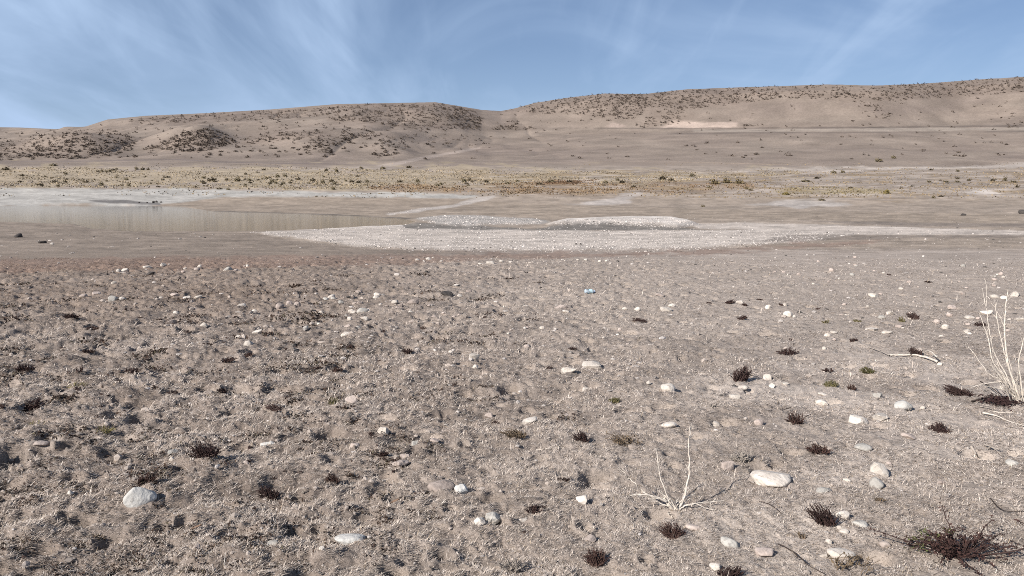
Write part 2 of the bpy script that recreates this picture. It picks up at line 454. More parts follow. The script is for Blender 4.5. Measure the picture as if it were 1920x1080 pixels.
def colour(x, y, zm):
    px, py = proj(x, y, zm)
    back = y < 1.0
    n = len(x)
    nb = fbm(x / 3.2, y / 3.2, 70, 4)
    nf = fbm(x / .5, y / .5, 74, 4)
    C = np.empty((n, 3))
    soil = np.array([.25, .203, .172]); pale = np.array([.385, .325, .283]); dk = np.array([.135, .107, .09])
    C[:] = soil
    def mix(w, c):
        w = np.clip(w, 0, 1)[:, None]
        C[:] = C * (1 - w) + np.asarray(c) * w
    mix(ss(-.1, .55, nf) * .6, pale)
    mix(ss(.05, .6, -nf + .35 * nb) * .55, dk)
    near = y < 26
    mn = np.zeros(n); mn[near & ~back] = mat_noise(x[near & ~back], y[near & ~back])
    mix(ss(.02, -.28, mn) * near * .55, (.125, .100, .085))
    # barer pale soil patches on the firmer side
    u = x / np.maximum(y, .5)
    bare = ss(.08, .34, u) * ss(-.15, .35, fbm(x / .9, y / .6, 78, 3))
    mix(bare * .85, (.47, .405, .355))
    mix(ss(-.35, .25, u + .15 * nb) * (1 - ss(12, 24, y)) * (y > 1) * .35, (.42, .36, .312))
    mid = ss(6, 11, y); lb_ = ss(24, 30, y)
    mix(mid * .5, (.28, .232, .198)); mix(mid * ss(-.25, .2, u + .12 * nb) * (1 - lb_ * .6) * .6, (.37, .312, .266))
    mix(ss(8, 13, y) * ss(.06, -.4, u + .15 * nb) * (1 - lb_) * (.45 + .45 * nb), (.185, .139, .108))
    # lake bed, shore and slopes
    lb = ss(26, 31, y)
    mix(lb, (.292, .238, .192))
    fx = fbm(px / 60, py / 3.0, 81, 4)
    mix(ss(236, 256, y) * .9, (.275, .228, .19))
    mix(ss(236, 256, y) * ss(0, .5, fx) * .5, (.345, .295, .255))
    mix(ss(236, 256, y) * ss(.05, .5, -fx) * .4, (.23, .188, .158))
    hill = ss(345, 390, y)
    mix(hill, (.220, .177, .147))
    hn = fbm(px / 120, py / 14, 83, 4)
    mix(hill * ss(0, .6, hn) * .5, (.258, .212, .175))
    mix(hill * ss(0, .6, -hn) * .5, (.19, .151, .13))
    for k, c, a, sft, wp in (
        ('grass', (.315, .256, .182), .8, 18, 75), ('orange', (.245, .172, .112), .6, 12, 26), ('olive', (.30, .243, .15), .65, 5, 8), ('rust', (.22, .14, .085), .8, 5, 8),
        ('pale1', (.43, .38, .34), .6, 8, 16), ('pale2', (.44, .40, .375), .6, 8, 16), ('pale3', (.52, .47, .43), .7, 6, 10), ('pale4', (.42, .385, .36), .6, 8, 14),
        ('mud', (.275, .222, .175), .92, 5, 4), ('shore', (.365, .348, .322), .9, 6, 10), ('mudspot', (.14, .128, .122), .9, 3, 3), ('ridge', (.42, .375, .34), .8, 4, 6),
        ('darkmud', (.225, .182, .148), .9, 7, 6), ('wet', (.165, .15, .135), .85, 5, 7), ('isle_a', (.36, .335, .31), .8, 6, 9), ('isle_b', (.56, .505, .455), .95, 7, 9), ('bar', (.455, .40, .352), .9, 6, 9),
        ('salt', (.47, .41, .36), .9, 5, 6), ('darkline', (.205, .17, .145), .8, 4, 5), ('wetline', (.19, .158, .135), .7, 4, 5), ('red', (.225, .155, .122), .68, 12, 26),
        ('wetedge', (.12, .105, .092), .8, 3, 3), ('paleedge', (.55, .49, .44), .9, 3, 3), ('benchp', (.30, .255, .215), .7, 3, 4), ('cut', (.43, .34, .285), .85, 5, 7), ('cut2', (.40, .315, .27), .6, 5, 6), ('road', (.17, .138, .125), .75, 1.6, 1.2), ('bench', (.13, .105, .09), .85, 2, 2.5), ('bench2', (.15, .122, .105), .75, 2, 4), ('track', (.39, .325, .285), .5, 3, 4)):
        mix(zone(px, py, k, sft, wp) * a * np.where(back, 0, 1), c)
    fl = zone(px, py, 'flats', 14, 30)
    f1 = fbm(px / 55, py / 2.4, 191, 4); f2 = fbm(px / 80, py / 3.2, 195, 4)
    mix(fl * ss(.05, .4, f1) * .75, (.255, .19, .12)); mix(fl * ss(.05, .4, -f1) * .6, (.38, .325, .28)); mix(fl * ss(.1, .45, f2) * .6, (.185, .145, .115))
    # dry drainage streaks across the lake bed
    st = vn(px / 90, py / 1.1, 90) * ss(380, 400, py) * ss(500, 480, py)
    C *= (1 + .13 * st * ss(18, 26, y))[:, None]
    C *= (1 + .34 * ss(22, 32, y) * (1 - ss(345, 390, y)) * fbm(px / 26, py / 2.2, 92, 4))[:, None]
    C *= (1 + .16 * ss(22, 32, y) * (1 - ss(345, 390, y)) * fbm(px / 5, py / 1.4, 93, 3))[:, None]
    scr = np.zeros(n)
    hm = y > 360
    for poly, k in SCRUB_REG[:-2]:
        if k < 50: continue
        P_ = np.array(poly, float); lo = P_.min(0) - 30; hi = P_.max(0) + 30
        q = hm & (px > lo[0]) & (px < hi[0]) & (py > lo[1]) & (py < hi[1])
        if q.any(): scr[q] = np.maximum(scr[q], 1 - ss(-14, 14, sdist(px[q], py[q], P_) + 14 * fbm(px[q] / 20, py[q] / 8, 150, 3)))
    mix(scr * (.45 + .3 * fbm(px / 9, py / 4, 156, 3)), (.165, .128, .105))
    C *= (1 + .26 * hill * fbm(x / 16, y / 16, 95, 4))[:, None]
    bx, by = fbm(x / 2.2, y / 9, 97, 3), None
    C *= (1 + .10 * ss(10, 25, y) * (1 - hill) * bx)[:, None]
    return np.clip(C, .01, .9)

def build_sheet(name, rw, mat):
    X, Y, nr, nc = sheet(rw)
    Z = zfull(X, Y)
    idx = np.arange(nr * nc).reshape(nr, nc)
    q = np.stack([idx[:-1, :-1], idx[:-1, 1:], idx[1:, 1:], idx[1:, :-1]], -1).reshape(-1, 4)[:, ::-1]
    me = mesh_np(name, np.stack([X, Y, Z], 1), q, None, colour(X, Y, zmacro(X, Y)), True)
    o = link(name, me, mat)
    o['kind'] = 'structure'
    return o
build_sheet('ground', rows, M_ground)
build_sheet('hills', rows_far, M_hill)

# ------------------------------------------------------------------ water
wx = np.linspace(-420, 4, 60); wy = np.linspace(44, 236, 50)
WX, WY = np.meshgrid(wx, wy)
widx = np.arange(WX.size).reshape(WX.shape)
wq = np.stack([widx[:-1, :-1], widx[:-1, 1:], widx[1:, 1:], widx[1:, :-1]], -1).reshape(-1, 4)
wme = mesh_np('water', np.stack([WX.ravel(), WY.ravel(), np.full(WX.size, WATER_Z)], 1), wq, None, None, True)
mw = bpy.data.materials.new('pond_water'); nt, N, L, P = nodes(mw)
P.inputs['Base Color'].default_value = (.075, .064, .044, 1); P.inputs['Roughness'].default_value = .06; P.inputs['IOR'].default_value = 1.33
P.inputs['Specular IOR Level'].default_value = .6
g = N.new('ShaderNodeNewGeometry'); mp = N.new('ShaderNodeMapping'); mp.inputs['Scale'].default_value = (.8, 2.2, 1)
t = N.new('ShaderNodeTexNoise'); t.inputs['Scale'].default_value = 2.0; t.inputs['Detail'].default_value = 3
b = N.new('ShaderNodeBump'); b.inputs['Strength'].default_value = .22; b.inputs['Distance'].default_value = .02
L.new(g.outputs['Position'], mp.inputs[0]); L.new(mp.outputs[0], t.inputs['Vector']); L.new(t.outputs['Fac'], b.inputs['Height']); L.new(b.outputs[0], P.inputs['Normal'])
wo = link('water', wme, mw); wo['kind'] = 'structure'

def place(px, py):
    x, y, z, ok = at_plain(px, py, zland)
    return x, y, z

# ------------------------------------------------------------------ stones
def ico(sub):
    import bmesh
    bm = bmesh.new(); bmesh.ops.create_icosphere(bm, subdivisions=sub, radius=1)
    V = np.array([v.co[:] for v in bm.verts]); Fc = np.array([[v.index for v in f.verts] for f in bm.faces])
    bm.free(); return V, Fc
ICO = {1: ico(1), 2: ico(2), 3: ico(3), 4: ico(4)}

def stone_mesh(dim, angular, seed, sub=3):
    rg = np.random.default_rng(seed)
    V, Fc = ICO[sub]; V = V.copy()
    o = rg.uniform(-50, 50, 3)
    n = fbm(V[:, 0] * 1.1 + o[0] + V[:, 2] * .7, V[:, 1] * 1.1 + o[1] - V[:, 2] * .9, seed, 3)
    ex_ = rg.uniform(.42, .62) if angular else rg.uniform(.58, .85)
    q = rg.uniform(-.5, .5, 3)
    Rm = np.array(Matrix.Rotation(q[0], 3, 'X') @ Matrix.Rotation(q[1], 3, 'Y') @ Matrix.Rotation(q[2], 3, 'Z'))
    V = V @ Rm; V = np.sign(V) * np.abs(V) ** ex_; V = V @ Rm.T
    V *= (1 + .26 * n)[:, None]
    for _ in range(15 if angular else 13):
        d = rg.normal(size=3); d /= np.linalg.norm(d)
        lim = rg.uniform(.62, .98) if angular else rg.uniform(.70, 1.02)
        s = V @ d
        ex = np.maximum(s - lim, 0)
        V -= (ex * (.92 if angular else .7))[:, None] * d
    n2 = fbm(V[:, 0] * 4 + o[0] + V[:, 2] * 2.3, V[:, 1] * 4 + o[2] - V[:, 2] * 2.9, seed + 9, 3)
    V *= (1 + (.05 if angular else .03) * n2)[:, None]
    V /= np.abs(V).max(0)
    V *= np.array(dim) / 2
    return mesh_np('stone', V, None, Fc, None, not angular or sub > 3)

ROCKXY = []
def stone(px, py, w, h, style, label, group=None, tilt=0.0, yaw=None, cat='stone', name='stone'):
    x, y, z = place(px, py + h * .28)
    x, y = float(x[0]), float(y[0])
    D = math.hypot(x, y, H)
    m = D / F
    W = w * m; dep = math.asin(min(.9, (H - float(z[0])) / D))
    Dp = W * random.uniform(.62, .85)
    Hh = h * m
    SZ = max(.36 * W, min(.9 * W, (Hh - Dp * .72 * math.sin(dep)) / math.cos(dep) * 1.45))
    ang = style[-1] == 'a' or (w < 30 and random.random() < .45)
    seed = int(px * 7 + py * 13)
    me = stone_mesh((W, Dp, SZ), ang, seed, 4 if w > 40 else (3 if w > 9 else 2))
    zz = float(zfull(np.array([x]), np.array([y]))[0])
    if w > 12:
        a = np.linspace(0, 2 * np.pi, 9)[:8]
        zz = float(np.median(zfull(x + .4 * W * np.cos(a), y + .4 * Dp * np.sin(a))))
    o = link(name, me, STONE[style[0]])
    o.location = (x, y, zz + SZ * .20)
    o.rotation_euler = (random.uniform(-.22, .22), tilt + random.uniform(-.2, .2) * (1 if w < 40 else .3), math.radians(yaw) if yaw is not None else random.uniform(-.35, .35) - math.atan2(x, y))
    tag(o, label, cat, group)
    ROCKXY.append((x, y, max(W, Dp) * .5))
    return o

STONES = [
 # x, y, w, h, style, label
 (261, 945, 57, 36, 'L', 'big rounded pale grey stone with a dark red tuft behind it'),
 (503, 826, 27, 13, 'L', 'flat pale grey stone half sunk beside a hoof hole'),
 (463, 868, 10, 17, 'P', 'small upright pinkish pebble standing alone in trampled soil'),
 (325, 852, 18, 9, 'G', 'flat greenish grey stone just above a round white pebble'),
 (323, 865, 11, 11, 'W', 'round white pebble left of the large dark tuft in the trampled soil'),
 (133, 938, 11, 11, 'W', 'lone white pebble left of the big rounded grey stone'),
 (78, 837, 26, 9, 'P', 'flat pinkish stone on the rim between two hoof holes'),
 (370, 1050, 12, 11, 'P', 'small round clod-coloured stone at the bottom edge of the trampled soil'),
 (397, 1048, 18, 9, 'Wa', 'thin pale stone chip beside a small round stone at the bottom edge'),
 (605, 1057, 12, 8, 'W', 'small white pebble left of the flat stone with the black shadow'),
 (510, 1033, 22, 8, 'G', 'grey stone almost buried in straw near the bottom edge'),
 (655, 1022, 54, 20, 'L', 'flat pale grey slab with a sharp black shadow at its tip'),
 (827, 913, 47, 16, 'B', 'long low brownish stone touching a square grey block'),
 (865, 918, 26, 19, 'La', 'square pale grey block touching a long brownish stone'),
 (923, 970, 34, 18, 'Ga', 'flat grey angular stone behind a round white one'),
 (900, 988, 22, 21, 'W', 'round white stone in front of a flat grey one'),
 (1093, 942, 28, 18, 'W', 'white lump of stone left of the small pale twig plant'),
 (1107, 1007, 23, 15, 'P', 'rounded pinkish stone in a hollow below a brown chip'),
 (1095, 988, 14, 18, 'Ba', 'brown pointed stone chip above a rounded pinkish stone'),
 (980, 977, 18, 8, 'W', 'thin white stone under a dark tuft in straw'),
 (968, 1063, 9, 6, 'W', 'small white pebble in grey stubble at the bottom edge'),
 (750, 874, 33, 13, 'Pa', 'pinkish slab lying below a second, smaller pinkish stone'),
 (758, 858, 23, 12, 'Pa', 'smaller pinkish stone just above the pinkish slab'),
 (778, 838, 13, 12, 'G', 'small grey stone beside the hollow above the pinkish slabs'),
 (815, 835, 20, 9, 'P', 'flat pinkish stone right of a hollow in the straw'),
 (665, 838, 18, 10, 'P', 'dull pinkish stone below left of the oval white stone'),
 (720, 817, 23, 16, 'W', 'oval white stone on bare straw right of the deepest hoof hole'),
 (660, 757, 22, 22, 'Pa', 'tall tilted pinkish chunk leaning on the trampled soil'),
 (917, 768, 17, 13, 'P', 'pinkish stone with a black shadow in the middle of the straw'),
 (990, 789, 35, 12, 'Wa', 'long white slab with a squared end lying in straw'),
 (1252, 800, 33, 12, 'W', 'flat white stone just behind the tallest stem of the pale twig plant'),
 (1252, 729, 32, 17, 'W', 'rounded white stone right of the green tuft'),
 (1217, 718, 10, 9, 'Wa', 'tiny white chip left of a rounded white stone'),
 (1100, 722, 25, 13, 'Wa', 'pointed white stone below the flat white slab pair'),
 (1064, 698, 33, 15, 'Wa', 'broad flat white stone left of a long narrow slab'),
 (1112, 685, 43, 10, 'Wa', 'long narrow white slab right of a broad flat stone'),
 (890, 673, 22, 14, 'W', 'rounded white block right of an upright brown stone'),
 (892, 692, 13, 9, 'W', 'small round stone just below a rounded white block'),
 (807, 661, 18, 18, 'B', 'upright rounded brown stone beside trampled hollows'),
 (860, 709, 12, 6, 'W', 'small flat white stone below the pair of round ones'),
 (1062, 772, 10, 6, 'P', 'tiny pinkish stone right of the long white slab with a squared end'),
 # firmer side, near
 (1447, 897, 76, 30, 'W', 'large elongated white stone, the longest one in the near ground'),
 (1645, 884, 33, 24, 'Wa', 'angular bright white stone propped on a rounded grey one'),
 (1643, 905, 24, 21, 'G', 'rounded grey stone under the angular bright white one'),
 (1667, 869, 11, 8, 'P', 'small pinkish stone behind the angular bright white one'),
 (1363, 876, 27, 22, 'Pa', 'triangular pinkish chunk behind the large elongated white stone'),
 (1617, 840, 30, 14, 'G', 'flat bluish grey stone set into bare soil'),
 (1543, 922, 28, 9, 'G', 'grey stone almost level with the soil right of the large elongated one'),
 (1577, 1030, 47, 23, 'W', 'broad smooth white stone behind the brownish green twigs'),
 (1545, 1034, 14, 8, 'W', 'small white stone touching the broad smooth white one'),
 (1435, 1028, 35, 19, 'P', 'smooth pinkish stone with a long dark twig to its right'),
 (1368, 1017, 34, 17, 'G', 'rounded greenish grey stone left of the smooth pinkish one'),
 (1553, 1015, 13, 9, 'W', 'small pale stone above the broad smooth white one'),
 (1582, 968, 25, 20, 'Wa', 'white stone behind a bristly dark tuft, half hidden by it'),
 (1615, 985, 30, 9, 'G', 'thin flat grey stone right of the bristly dark tuft'),
 (1583, 997, 18, 9, 'W', 'small flat white stone in front of the bristly dark tuft'),
 (1573, 988, 12, 8, 'W', 'tiny white stone tucked under the bristly dark tuft'),
 (1658, 1017, 20, 12, 'P', 'dull pinkish stone between twigs and the big dead bush'),
 (1340, 1063, 20, 14, 'Wa', 'white stone chip at the bottom edge beside a dark tuft'),
 (1300, 986, 30, 12, 'P', 'soil-coloured stone below the pale twig plant'),
 (1342, 789, 20, 15, 'W', 'plump white stone alone right of the tallest pale stem'),
 (1422, 797, 17, 12, 'P', 'dull pinkish stone right of a plump white one'),
 (1605, 785, 42, 15, 'Wa', 'long white stone in the bright pair on the firmer soil'),
 (1647, 778, 29, 15, 'Wa', 'shorter tilted white stone in the bright pair on the firmer soil'),
 (1692, 759, 31, 18, 'L', 'smooth bluish grey stone lying right of the bright pair'),
 (1645, 739, 18, 16, 'G', 'round upright grey stone above the bright pair'),
 (1540, 750, 24, 12, 'W', 'white stone with a black hollow at its side below the green plants'),
 (1543, 736, 17, 5, 'W', 'thin flat stone above the white one with a black hollow'),
 (1730, 763, 9, 6, 'W', 'tiny white pebble right of the smooth bluish grey stone'),
 (1377, 743, 21, 12, 'W', 'lower of two white stones below the bushy dark tuft'),
 (1393, 728, 21, 9, 'W', 'upper of two white stones below the bushy dark tuft'),
 (1438, 707, 17, 13, 'W', 'round white stone right of the bushy dark tuft'),
 (1447, 723, 13, 10, 'Wa', 'broken white chip under the round white stone'),
 (1472, 718, 14, 6, 'W', 'flat white pebble right of the round white stone and chip'),
 (1703, 820, 24, 7, 'P', 'thin pale plate of stone on bare soil below the bluish grey stone'),
 (1765, 902, 13, 7, 'P', 'small dull stone in the empty straw above the big dead bush'),
 (1588, 900, 15, 6, 'W', 'thin white stone left of the angular bright white one'),
 (1897, 870, 20, 10, 'G', 'faint grey stone near the frame edge below the driftwood scraps'),
 # farther, firmer side
 (1477, 591, 16, 12, 'W', 'bright domed white stone with a small white one at its side'),
 (1490, 595, 8, 6, 'W', 'small white stone beside the bright domed one'),
 (1388, 567, 16, 7, 'W', 'flat white stone just right of a low black tuft'),
 (1440, 577, 11, 8, 'W', 'rounded pale stone left of the bright domed one'),
 (1472, 573, 10, 6, 'W', 'pale stone above the bright domed one'),
 (1637, 553, 18, 8, 'Wa', 'two-lobed white stone high on the firmer slope'),
 (1668, 586, 15, 8, 'Wa', 'white stone above left of the two green tufts'),
 (1652, 596, 13, 7, 'Ga', 'grey-sided stone left of a green tuft'),
 (1632, 617, 22, 7, 'W', 'flat white stone with a second flat one to its right'),
 (1662, 624, 20, 6, 'W', 'flat dull white stone left of the dark green tuft'),
 (1685, 614, 14, 6, 'P', 'small pinkish stone above the dark green tuft'),
 (1772, 615, 13, 8, 'W', 'oval bright stone right of the dark green tuft'),
 (1758, 604, 12, 8, 'Pa', 'pointed pinkish stone above the oval bright one'),
 (1850, 586, 23, 9, 'W', 'wide pale stone behind the upper stems of the bleached shrub'),
 (1865, 557, 17, 7, 'W', 'left of two pale stones behind the tips of the bleached shrub'),
 (1882, 560, 12, 6, 'W', 'right of two pale stones behind the tips of the bleached shrub'),
 (1903, 554, 14, 8, 'W', 'white stone near the frame edge beyond the bleached shrub tips'),
 (1817, 596, 17, 6, 'W', 'flat pale stone left of the bleached shrub stems'),
 (1783, 576, 14, 7, 'P', 'low pinkish stone beyond the pointed pinkish one'),
 (1780, 590, 10, 8, 'Pa', 'small pinkish chip just beyond the pointed pinkish stone'),
 (1813, 620, 12, 5, 'W', 'upper of two small pale stones left of the bleached shrub'),
 (1818, 625, 9, 5, 'W', 'lower of two small pale stones left of the bleached shrub'),
 (1917, 602, 20, 5, 'W', 'flat white stone cut by the frame edge beside the shrub tips'),
 (1552, 629, 12, 7, 'W', 'round stone below a green and grey tuft'),
 (1563, 624, 14, 5, 'W', 'flat pale stone right above a round one'),
 (1545, 652, 9, 7, 'Wa', 'small white chip left of the low dark sprigs'),
 (1762, 684, 9, 6, 'W', 'white pebble at the end of the fallen pale branch'),
 (1250, 579, 26, 9, 'Wa', 'long low white stone of a touching pair beyond the straw'),
 (1260, 573, 16, 9, 'Wa', 'upright white stone of a touching pair beyond the straw'),
 (1195, 578, 12, 8, 'W', 'bright round stone left of the touching white pair'),
 (1173, 576, 12, 6, 'W', 'dull flat stone left of a bright round one'),
 (1237, 554, 17, 6, 'Pa', 'tilted thin stone right of the blue bottle'),
 (1053, 576, 27, 8, 'Pa', 'flat stone with a dark shaded end below the blue bottle'),
 (1063, 585, 18, 6, 'W', 'pale stone right under the flat one with the dark end'),
 (988, 569, 20, 6, 'W', 'low white stone left of the blue bottle'),
 # trampled side, middle distance
 (648, 625, 20, 9, 'W', 'bright white stone at the foot of the rubble patch'),
 (680, 582, 26, 10, 'G', 'grey slab in the rubble patch'),
 (838, 554, 24, 9, 'Ka', 'dark-faced stone at the top of the rubble patch'),
 (775, 567, 20, 10, 'Ba', 'brown wedge of stone with a shaded end in the rubble patch'),
 (740, 567, 14, 7, 'W', 'pale flat stone left of the brown wedge in the rubble patch'),
 (880, 546, 14, 7, 'B', 'brown stone at the far right tip of the rubble patch'),
 (707, 553, 14, 7, 'W', 'pale stone on the far rim of the rubble patch'),
 (673, 547, 13, 7, 'B', 'brownish stone beyond the rim of the rubble patch'),
 (853, 537, 16, 4, 'W', 'thin white stone beyond the dark-faced one'),
 (557, 572, 16, 12, 'Pa', 'pyramid-shaped pinkish stone in a row of three'),
 (543, 571, 12, 9, 'Pa', 'middle stone of the row of three with the pyramid'),
 (525, 575, 16, 11, 'P', 'rounded first stone of the row of three with the pyramid'),
 (477, 577, 18, 11, 'W', 'upright white stone left of the row of three'),
 (453, 577, 18, 6, 'W', 'flat white stone left of an upright white one'),
 (622, 556, 16, 9, 'W', 'rounded pale stone between the row of three and the rubble patch'),
 (450, 628, 25, 8, 'Wa', 'long bright stone in the trampled soil with a black end'),
 (482, 618, 18, 7, 'W', 'white stone above right of the long bright one'),
 (467, 647, 18, 13, 'W', 'chunky white stone below the long bright one'),
 (383, 612, 14, 10, 'Wa', 'brilliant white stone in the trampled soil'),
 (322, 604, 19, 10, 'Ba', 'brown stone with a pale top left of the brilliant white one'),
 (330, 588, 10, 7, 'W', 'small white stone above the brown one with a pale top'),
 (370, 556, 18, 8, 'W', 'white stone with a dark flat one at its side'),
 (350, 558, 13, 6, 'W', 'low pale stone touching the white one with a dark neighbour'),
 (328, 553, 16, 6, 'P', 'flat pinkish stone in the sparse row beyond the trampled soil'),
 (302, 558, 8, 5, 'W', 'small pale stone left end of a sparse row'),
 (213, 564, 17, 10, 'G', 'bluish grey stone in the brown turf'),
 (230, 565, 13, 6, 'W', 'low white stone touching the bluish grey one'),
 (180, 549, 15, 7, 'P', 'pinkish stone beyond the bluish grey one'),
 (157, 554, 14, 7, 'P', 'dull stone left of a pinkish one in the brown turf'),
 (215, 532, 11, 7, 'W', 'white stone alone in the brown turf'),
 (282, 517, 16, 6, 'Ka', 'dark flat stone with a pale rim by the brown strip'),
 (235, 506, 14, 7, 'Wa', 'brightest stone at the edge of the red brown strip'),
 (222, 508, 8, 5, 'W', 'small stone left of the brightest one at the red brown strip'),
 (277, 503, 15, 5, 'Wa', 'slanting white stone on the edge of the red brown strip'),
 (428, 504, 16, 7, 'Ga', 'grey stone with a dark base at the edge of the red brown strip'),
 (845, 661, 10, 6, 'W', 'small pale stone between the brown upright stone and the white block'),
]
for s in STONES: stone(*s)

# darker things far off on the lake bed
for (px, py, w, h, lab) in ((35, 443, 13, 7, 'black boulder pair lying on the dark mud flat'), (80, 455, 13, 4, 'low black stone on the dark mud flat beside a white pebble'),
                            (1080, 457, 5, 5, 'upright black stone on the white gravel bar'), (1089, 457, 4, 5, 'thinner dark stone beside the black one on the white gravel bar'),
                            (1917, 399, 12, 7, 'black boulder on the far mud by the frame edge'), (1807, 403, 9, 4, 'low dark stone on the far mud')):
    stone(px, py, w, h, 'K', lab)
for (px, py, w) in ((261, 380, 4), (276, 380, 4), (288, 379.5, 6), (293, 378.5, 5), (302, 379, 4)):
    stone(px, py, w, w * .8, 'Ka', 'tiny dark stone in the row on the far pond shore', 'dark stones on the far pond shore')
stone(97, 457, 6, 6, 'W', 'white pebble beside the low black stone on the dark mud flat')

# small stones that nothing tells apart, in their patches
def scatter(px0, px1, py0, py1, n, w0, w1, styles, label, group, avoid=9):
    k = 0; tries = 0
    while k < n and tries < n * 20:
        tries += 1
        px = random.uniform(px0, px1); py = random.uniform(py0, py1)
        w = random.uniform(w0, w1) * (random.random() ** .6 * .5 + .6)
        stone(px, py, w, w * random.uniform(.4, .65), random.choice(styles), label, group)
        k += 1
random.seed(19)
scatter(560, 870, 548, 615, 46, 7, 14, ['W', 'P', 'G', 'Wa', 'Pa', 'B'], 'small stone heaped in the rubble patch on the trampled soil', 'small stones of the rubble patch')
scatter(900, 1160, 488, 496, 9, 4, 8, ['W', 'Wa'], 'tiny white stone in the thin line beyond the straw', 'white stones in the thin line past the straw')
for (px, py, w) in ((920, 493, 17), (940, 491, 9), (957, 493, 8), (900, 494, 8), (993, 495, 6)):
    stone(px, py, w, w * .4, 'W', 'tiny white stone in the thin line beyond the straw', 'white stones in the thin line past the straw')
for (px, py, w) in ((803, 486, 10), (783, 488, 8), (827, 490, 7), (795, 490, 6), (812, 484, 6)):
    stone(px, py, w, w * .55, 'W', 'small white stone clustered on the red brown strip', 'white stones clustered on the red brown strip')
scatter(300, 500, 498, 510, 12, 5, 13, ['W', 'P', 'Wa'], 'small stone strewn along the edge of the red brown strip', 'small stones along the red brown strip')
scatter(1440, 1900, 480, 545, 34, 4, 10, ['W', 'P', 'G', 'P'], 'small pale stone strewn high on the firmer slope', 'small pale stones high on the firmer slope')
scatter(1560, 1915, 548, 640, 24, 5, 10, ['W', 'P', 'P'], 'little pale stone among the tufts near the bleached shrub', 'little pale stones near the bleached shrub')
scatter(920, 1180, 598, 660, 12, 6, 11, ['W', 'P'], 'small pale pebble in the open straw', 'small pale pebbles in the open straw')

# ------------------------------------------------------------------ pebbles too many to count
def pebbles(name, xs, ys, zs, size, colr, sub=1, flat=.6):
    V0, F0 = ICO[sub]
    n = len(xs); nv = len(V0)
    V = np.empty((n, nv, 3))
    a = RNG.uniform(0, 2 * np.pi, n); sx = size * RNG.uniform(.7, 1.2, n); sy = size * RNG.uniform(.5, .9, n); sz = size * RNG.uniform(.35, 1, n) * flat
    jit = 1 + RNG.uniform(-.22, .22, (n, nv))
    P_ = V0[None] * jit[..., None]
    X = P_[..., 0] * sx[:, None] / 2; Y = P_[..., 1] * sy[:, None] / 2
    V[..., 0] = xs[:, None] + X * np.cos(a)[:, None] - Y * np.sin(a)[:, None]
    V[..., 1] = ys[:, None] + X * np.sin(a)[:, None] + Y * np.cos(a)[:, None]
    V[..., 2] = (zs + sz * .15)[:, None] + P_[..., 2] * sz[:, None] / 2
    Fc = (F0[None] + (np.arange(n) * nv)[:, None, None]).reshape(-1, 3)
    C = np.repeat(colr, nv, axis=0)
    return mesh_np(name, V.reshape(-1, 3), None, Fc, C, False)

def in_zones(names, n, inset=0.0):
    outx = []; outy = []
    for nm, k in zip(names, n):
        poly = ZP[nm]; lo = np.maximum(poly.min(0), [-620, 0]); hi = np.minimum(poly.max(0), [2540, 2000]); k = int(k * 1.15)
        x = RNG.uniform(lo[0], hi[0], k * 6); y = RNG.uniform(lo[1], hi[1], k * 6)
        m = sdist(x, y, poly) + 8 * fbm(x / 25, y / 5, 5, 3) < inset
        outx.append(x[m][:k]); outy.append(y[m][:k])
    return np.concatenate(outx), np.concatenate(outy)

gx, gy = in_zones(['isle_a', 'isle_b', 'bar', 'ridge', 'salt', 'wet', 'shore'], [900, 1000, 5200, 150, 160, 220, 200])
x, y, z, ok = at0(gx, gy)
sz = (RNG.uniform(.03, .075, len(x)) + .10 * RNG.random(len(x)) ** 6) * np.clip(y / 45, .8, 2)
cb = RNG.uniform(.36, .56, len(x))
cc = np.stack([cb, cb * .905, cb * .84], 1)
dk = RNG.random(len(x)) < .08
cc[dk] *= .35
o = link('gravel', pebbles('gravel', x, y, z, sz, cc), M_pebble)
tag(o, 'pale cobbles covering the low gravel bars by the pond', 'gravel', None, 'stuff')

# stone rim along the near edge of the bar and loose pebbles in the straw
nx = np.concatenate([RNG.uniform(-250, 2170, 3400), RNG.normal(860, 300, 1500)]); ny = np.concatenate([1100 - 660 * RNG.random(3400) ** 1.35, RNG.uniform(535, 800, 1500)])
rim_x = RNG.uniform(560, 1500, 420); rim_y = np.interp(rim_x, [560, 680, 800, 980, 1150, 1300, 1420, 1500], [452, 465, 470, 472, 472, 469, 461, 455]) + RNG.normal(0, 1.0, 420)
rr_x = np.concatenate([RNG.uniform(1100, 2100, 420), RNG.uniform(-200, 2100, 1500), RNG.uniform(900, 2100, 700)]); rr_y = np.concatenate([RNG.uniform(448, 500, 420), RNG.uniform(425, 520, 1500), RNG.uniform(388, 440, 700)])
nx = np.concatenate([nx, rim_x, rr_x]); ny = np.concatenate([ny, rim_y, rr_y])
x, y, z, ok = at0(nx, ny)
z = zfull(x, y)
dist = np.hypot(x, y)
sz = np.clip(RNG.gamma(2.0, .0055, len(x)) * np.clip(dist / 4.5, .75, 3.6), .006, .13) * np.where(dist > 40, 1.5, 1)
cb = RNG.uniform(.22, .52, len(x)); cb = np.where(RNG.random(len(x)) < .16, .07, cb)
cc = np.stack([cb, cb * .9, cb * .83], 1)
o = link('pebbles', pebbles('pebbles', x, y, z, sz, cc), M_pebble)
tag(o, 'loose pebbles sprinkled over the straw and along the bar edge', 'pebbles', None, 'stuff')

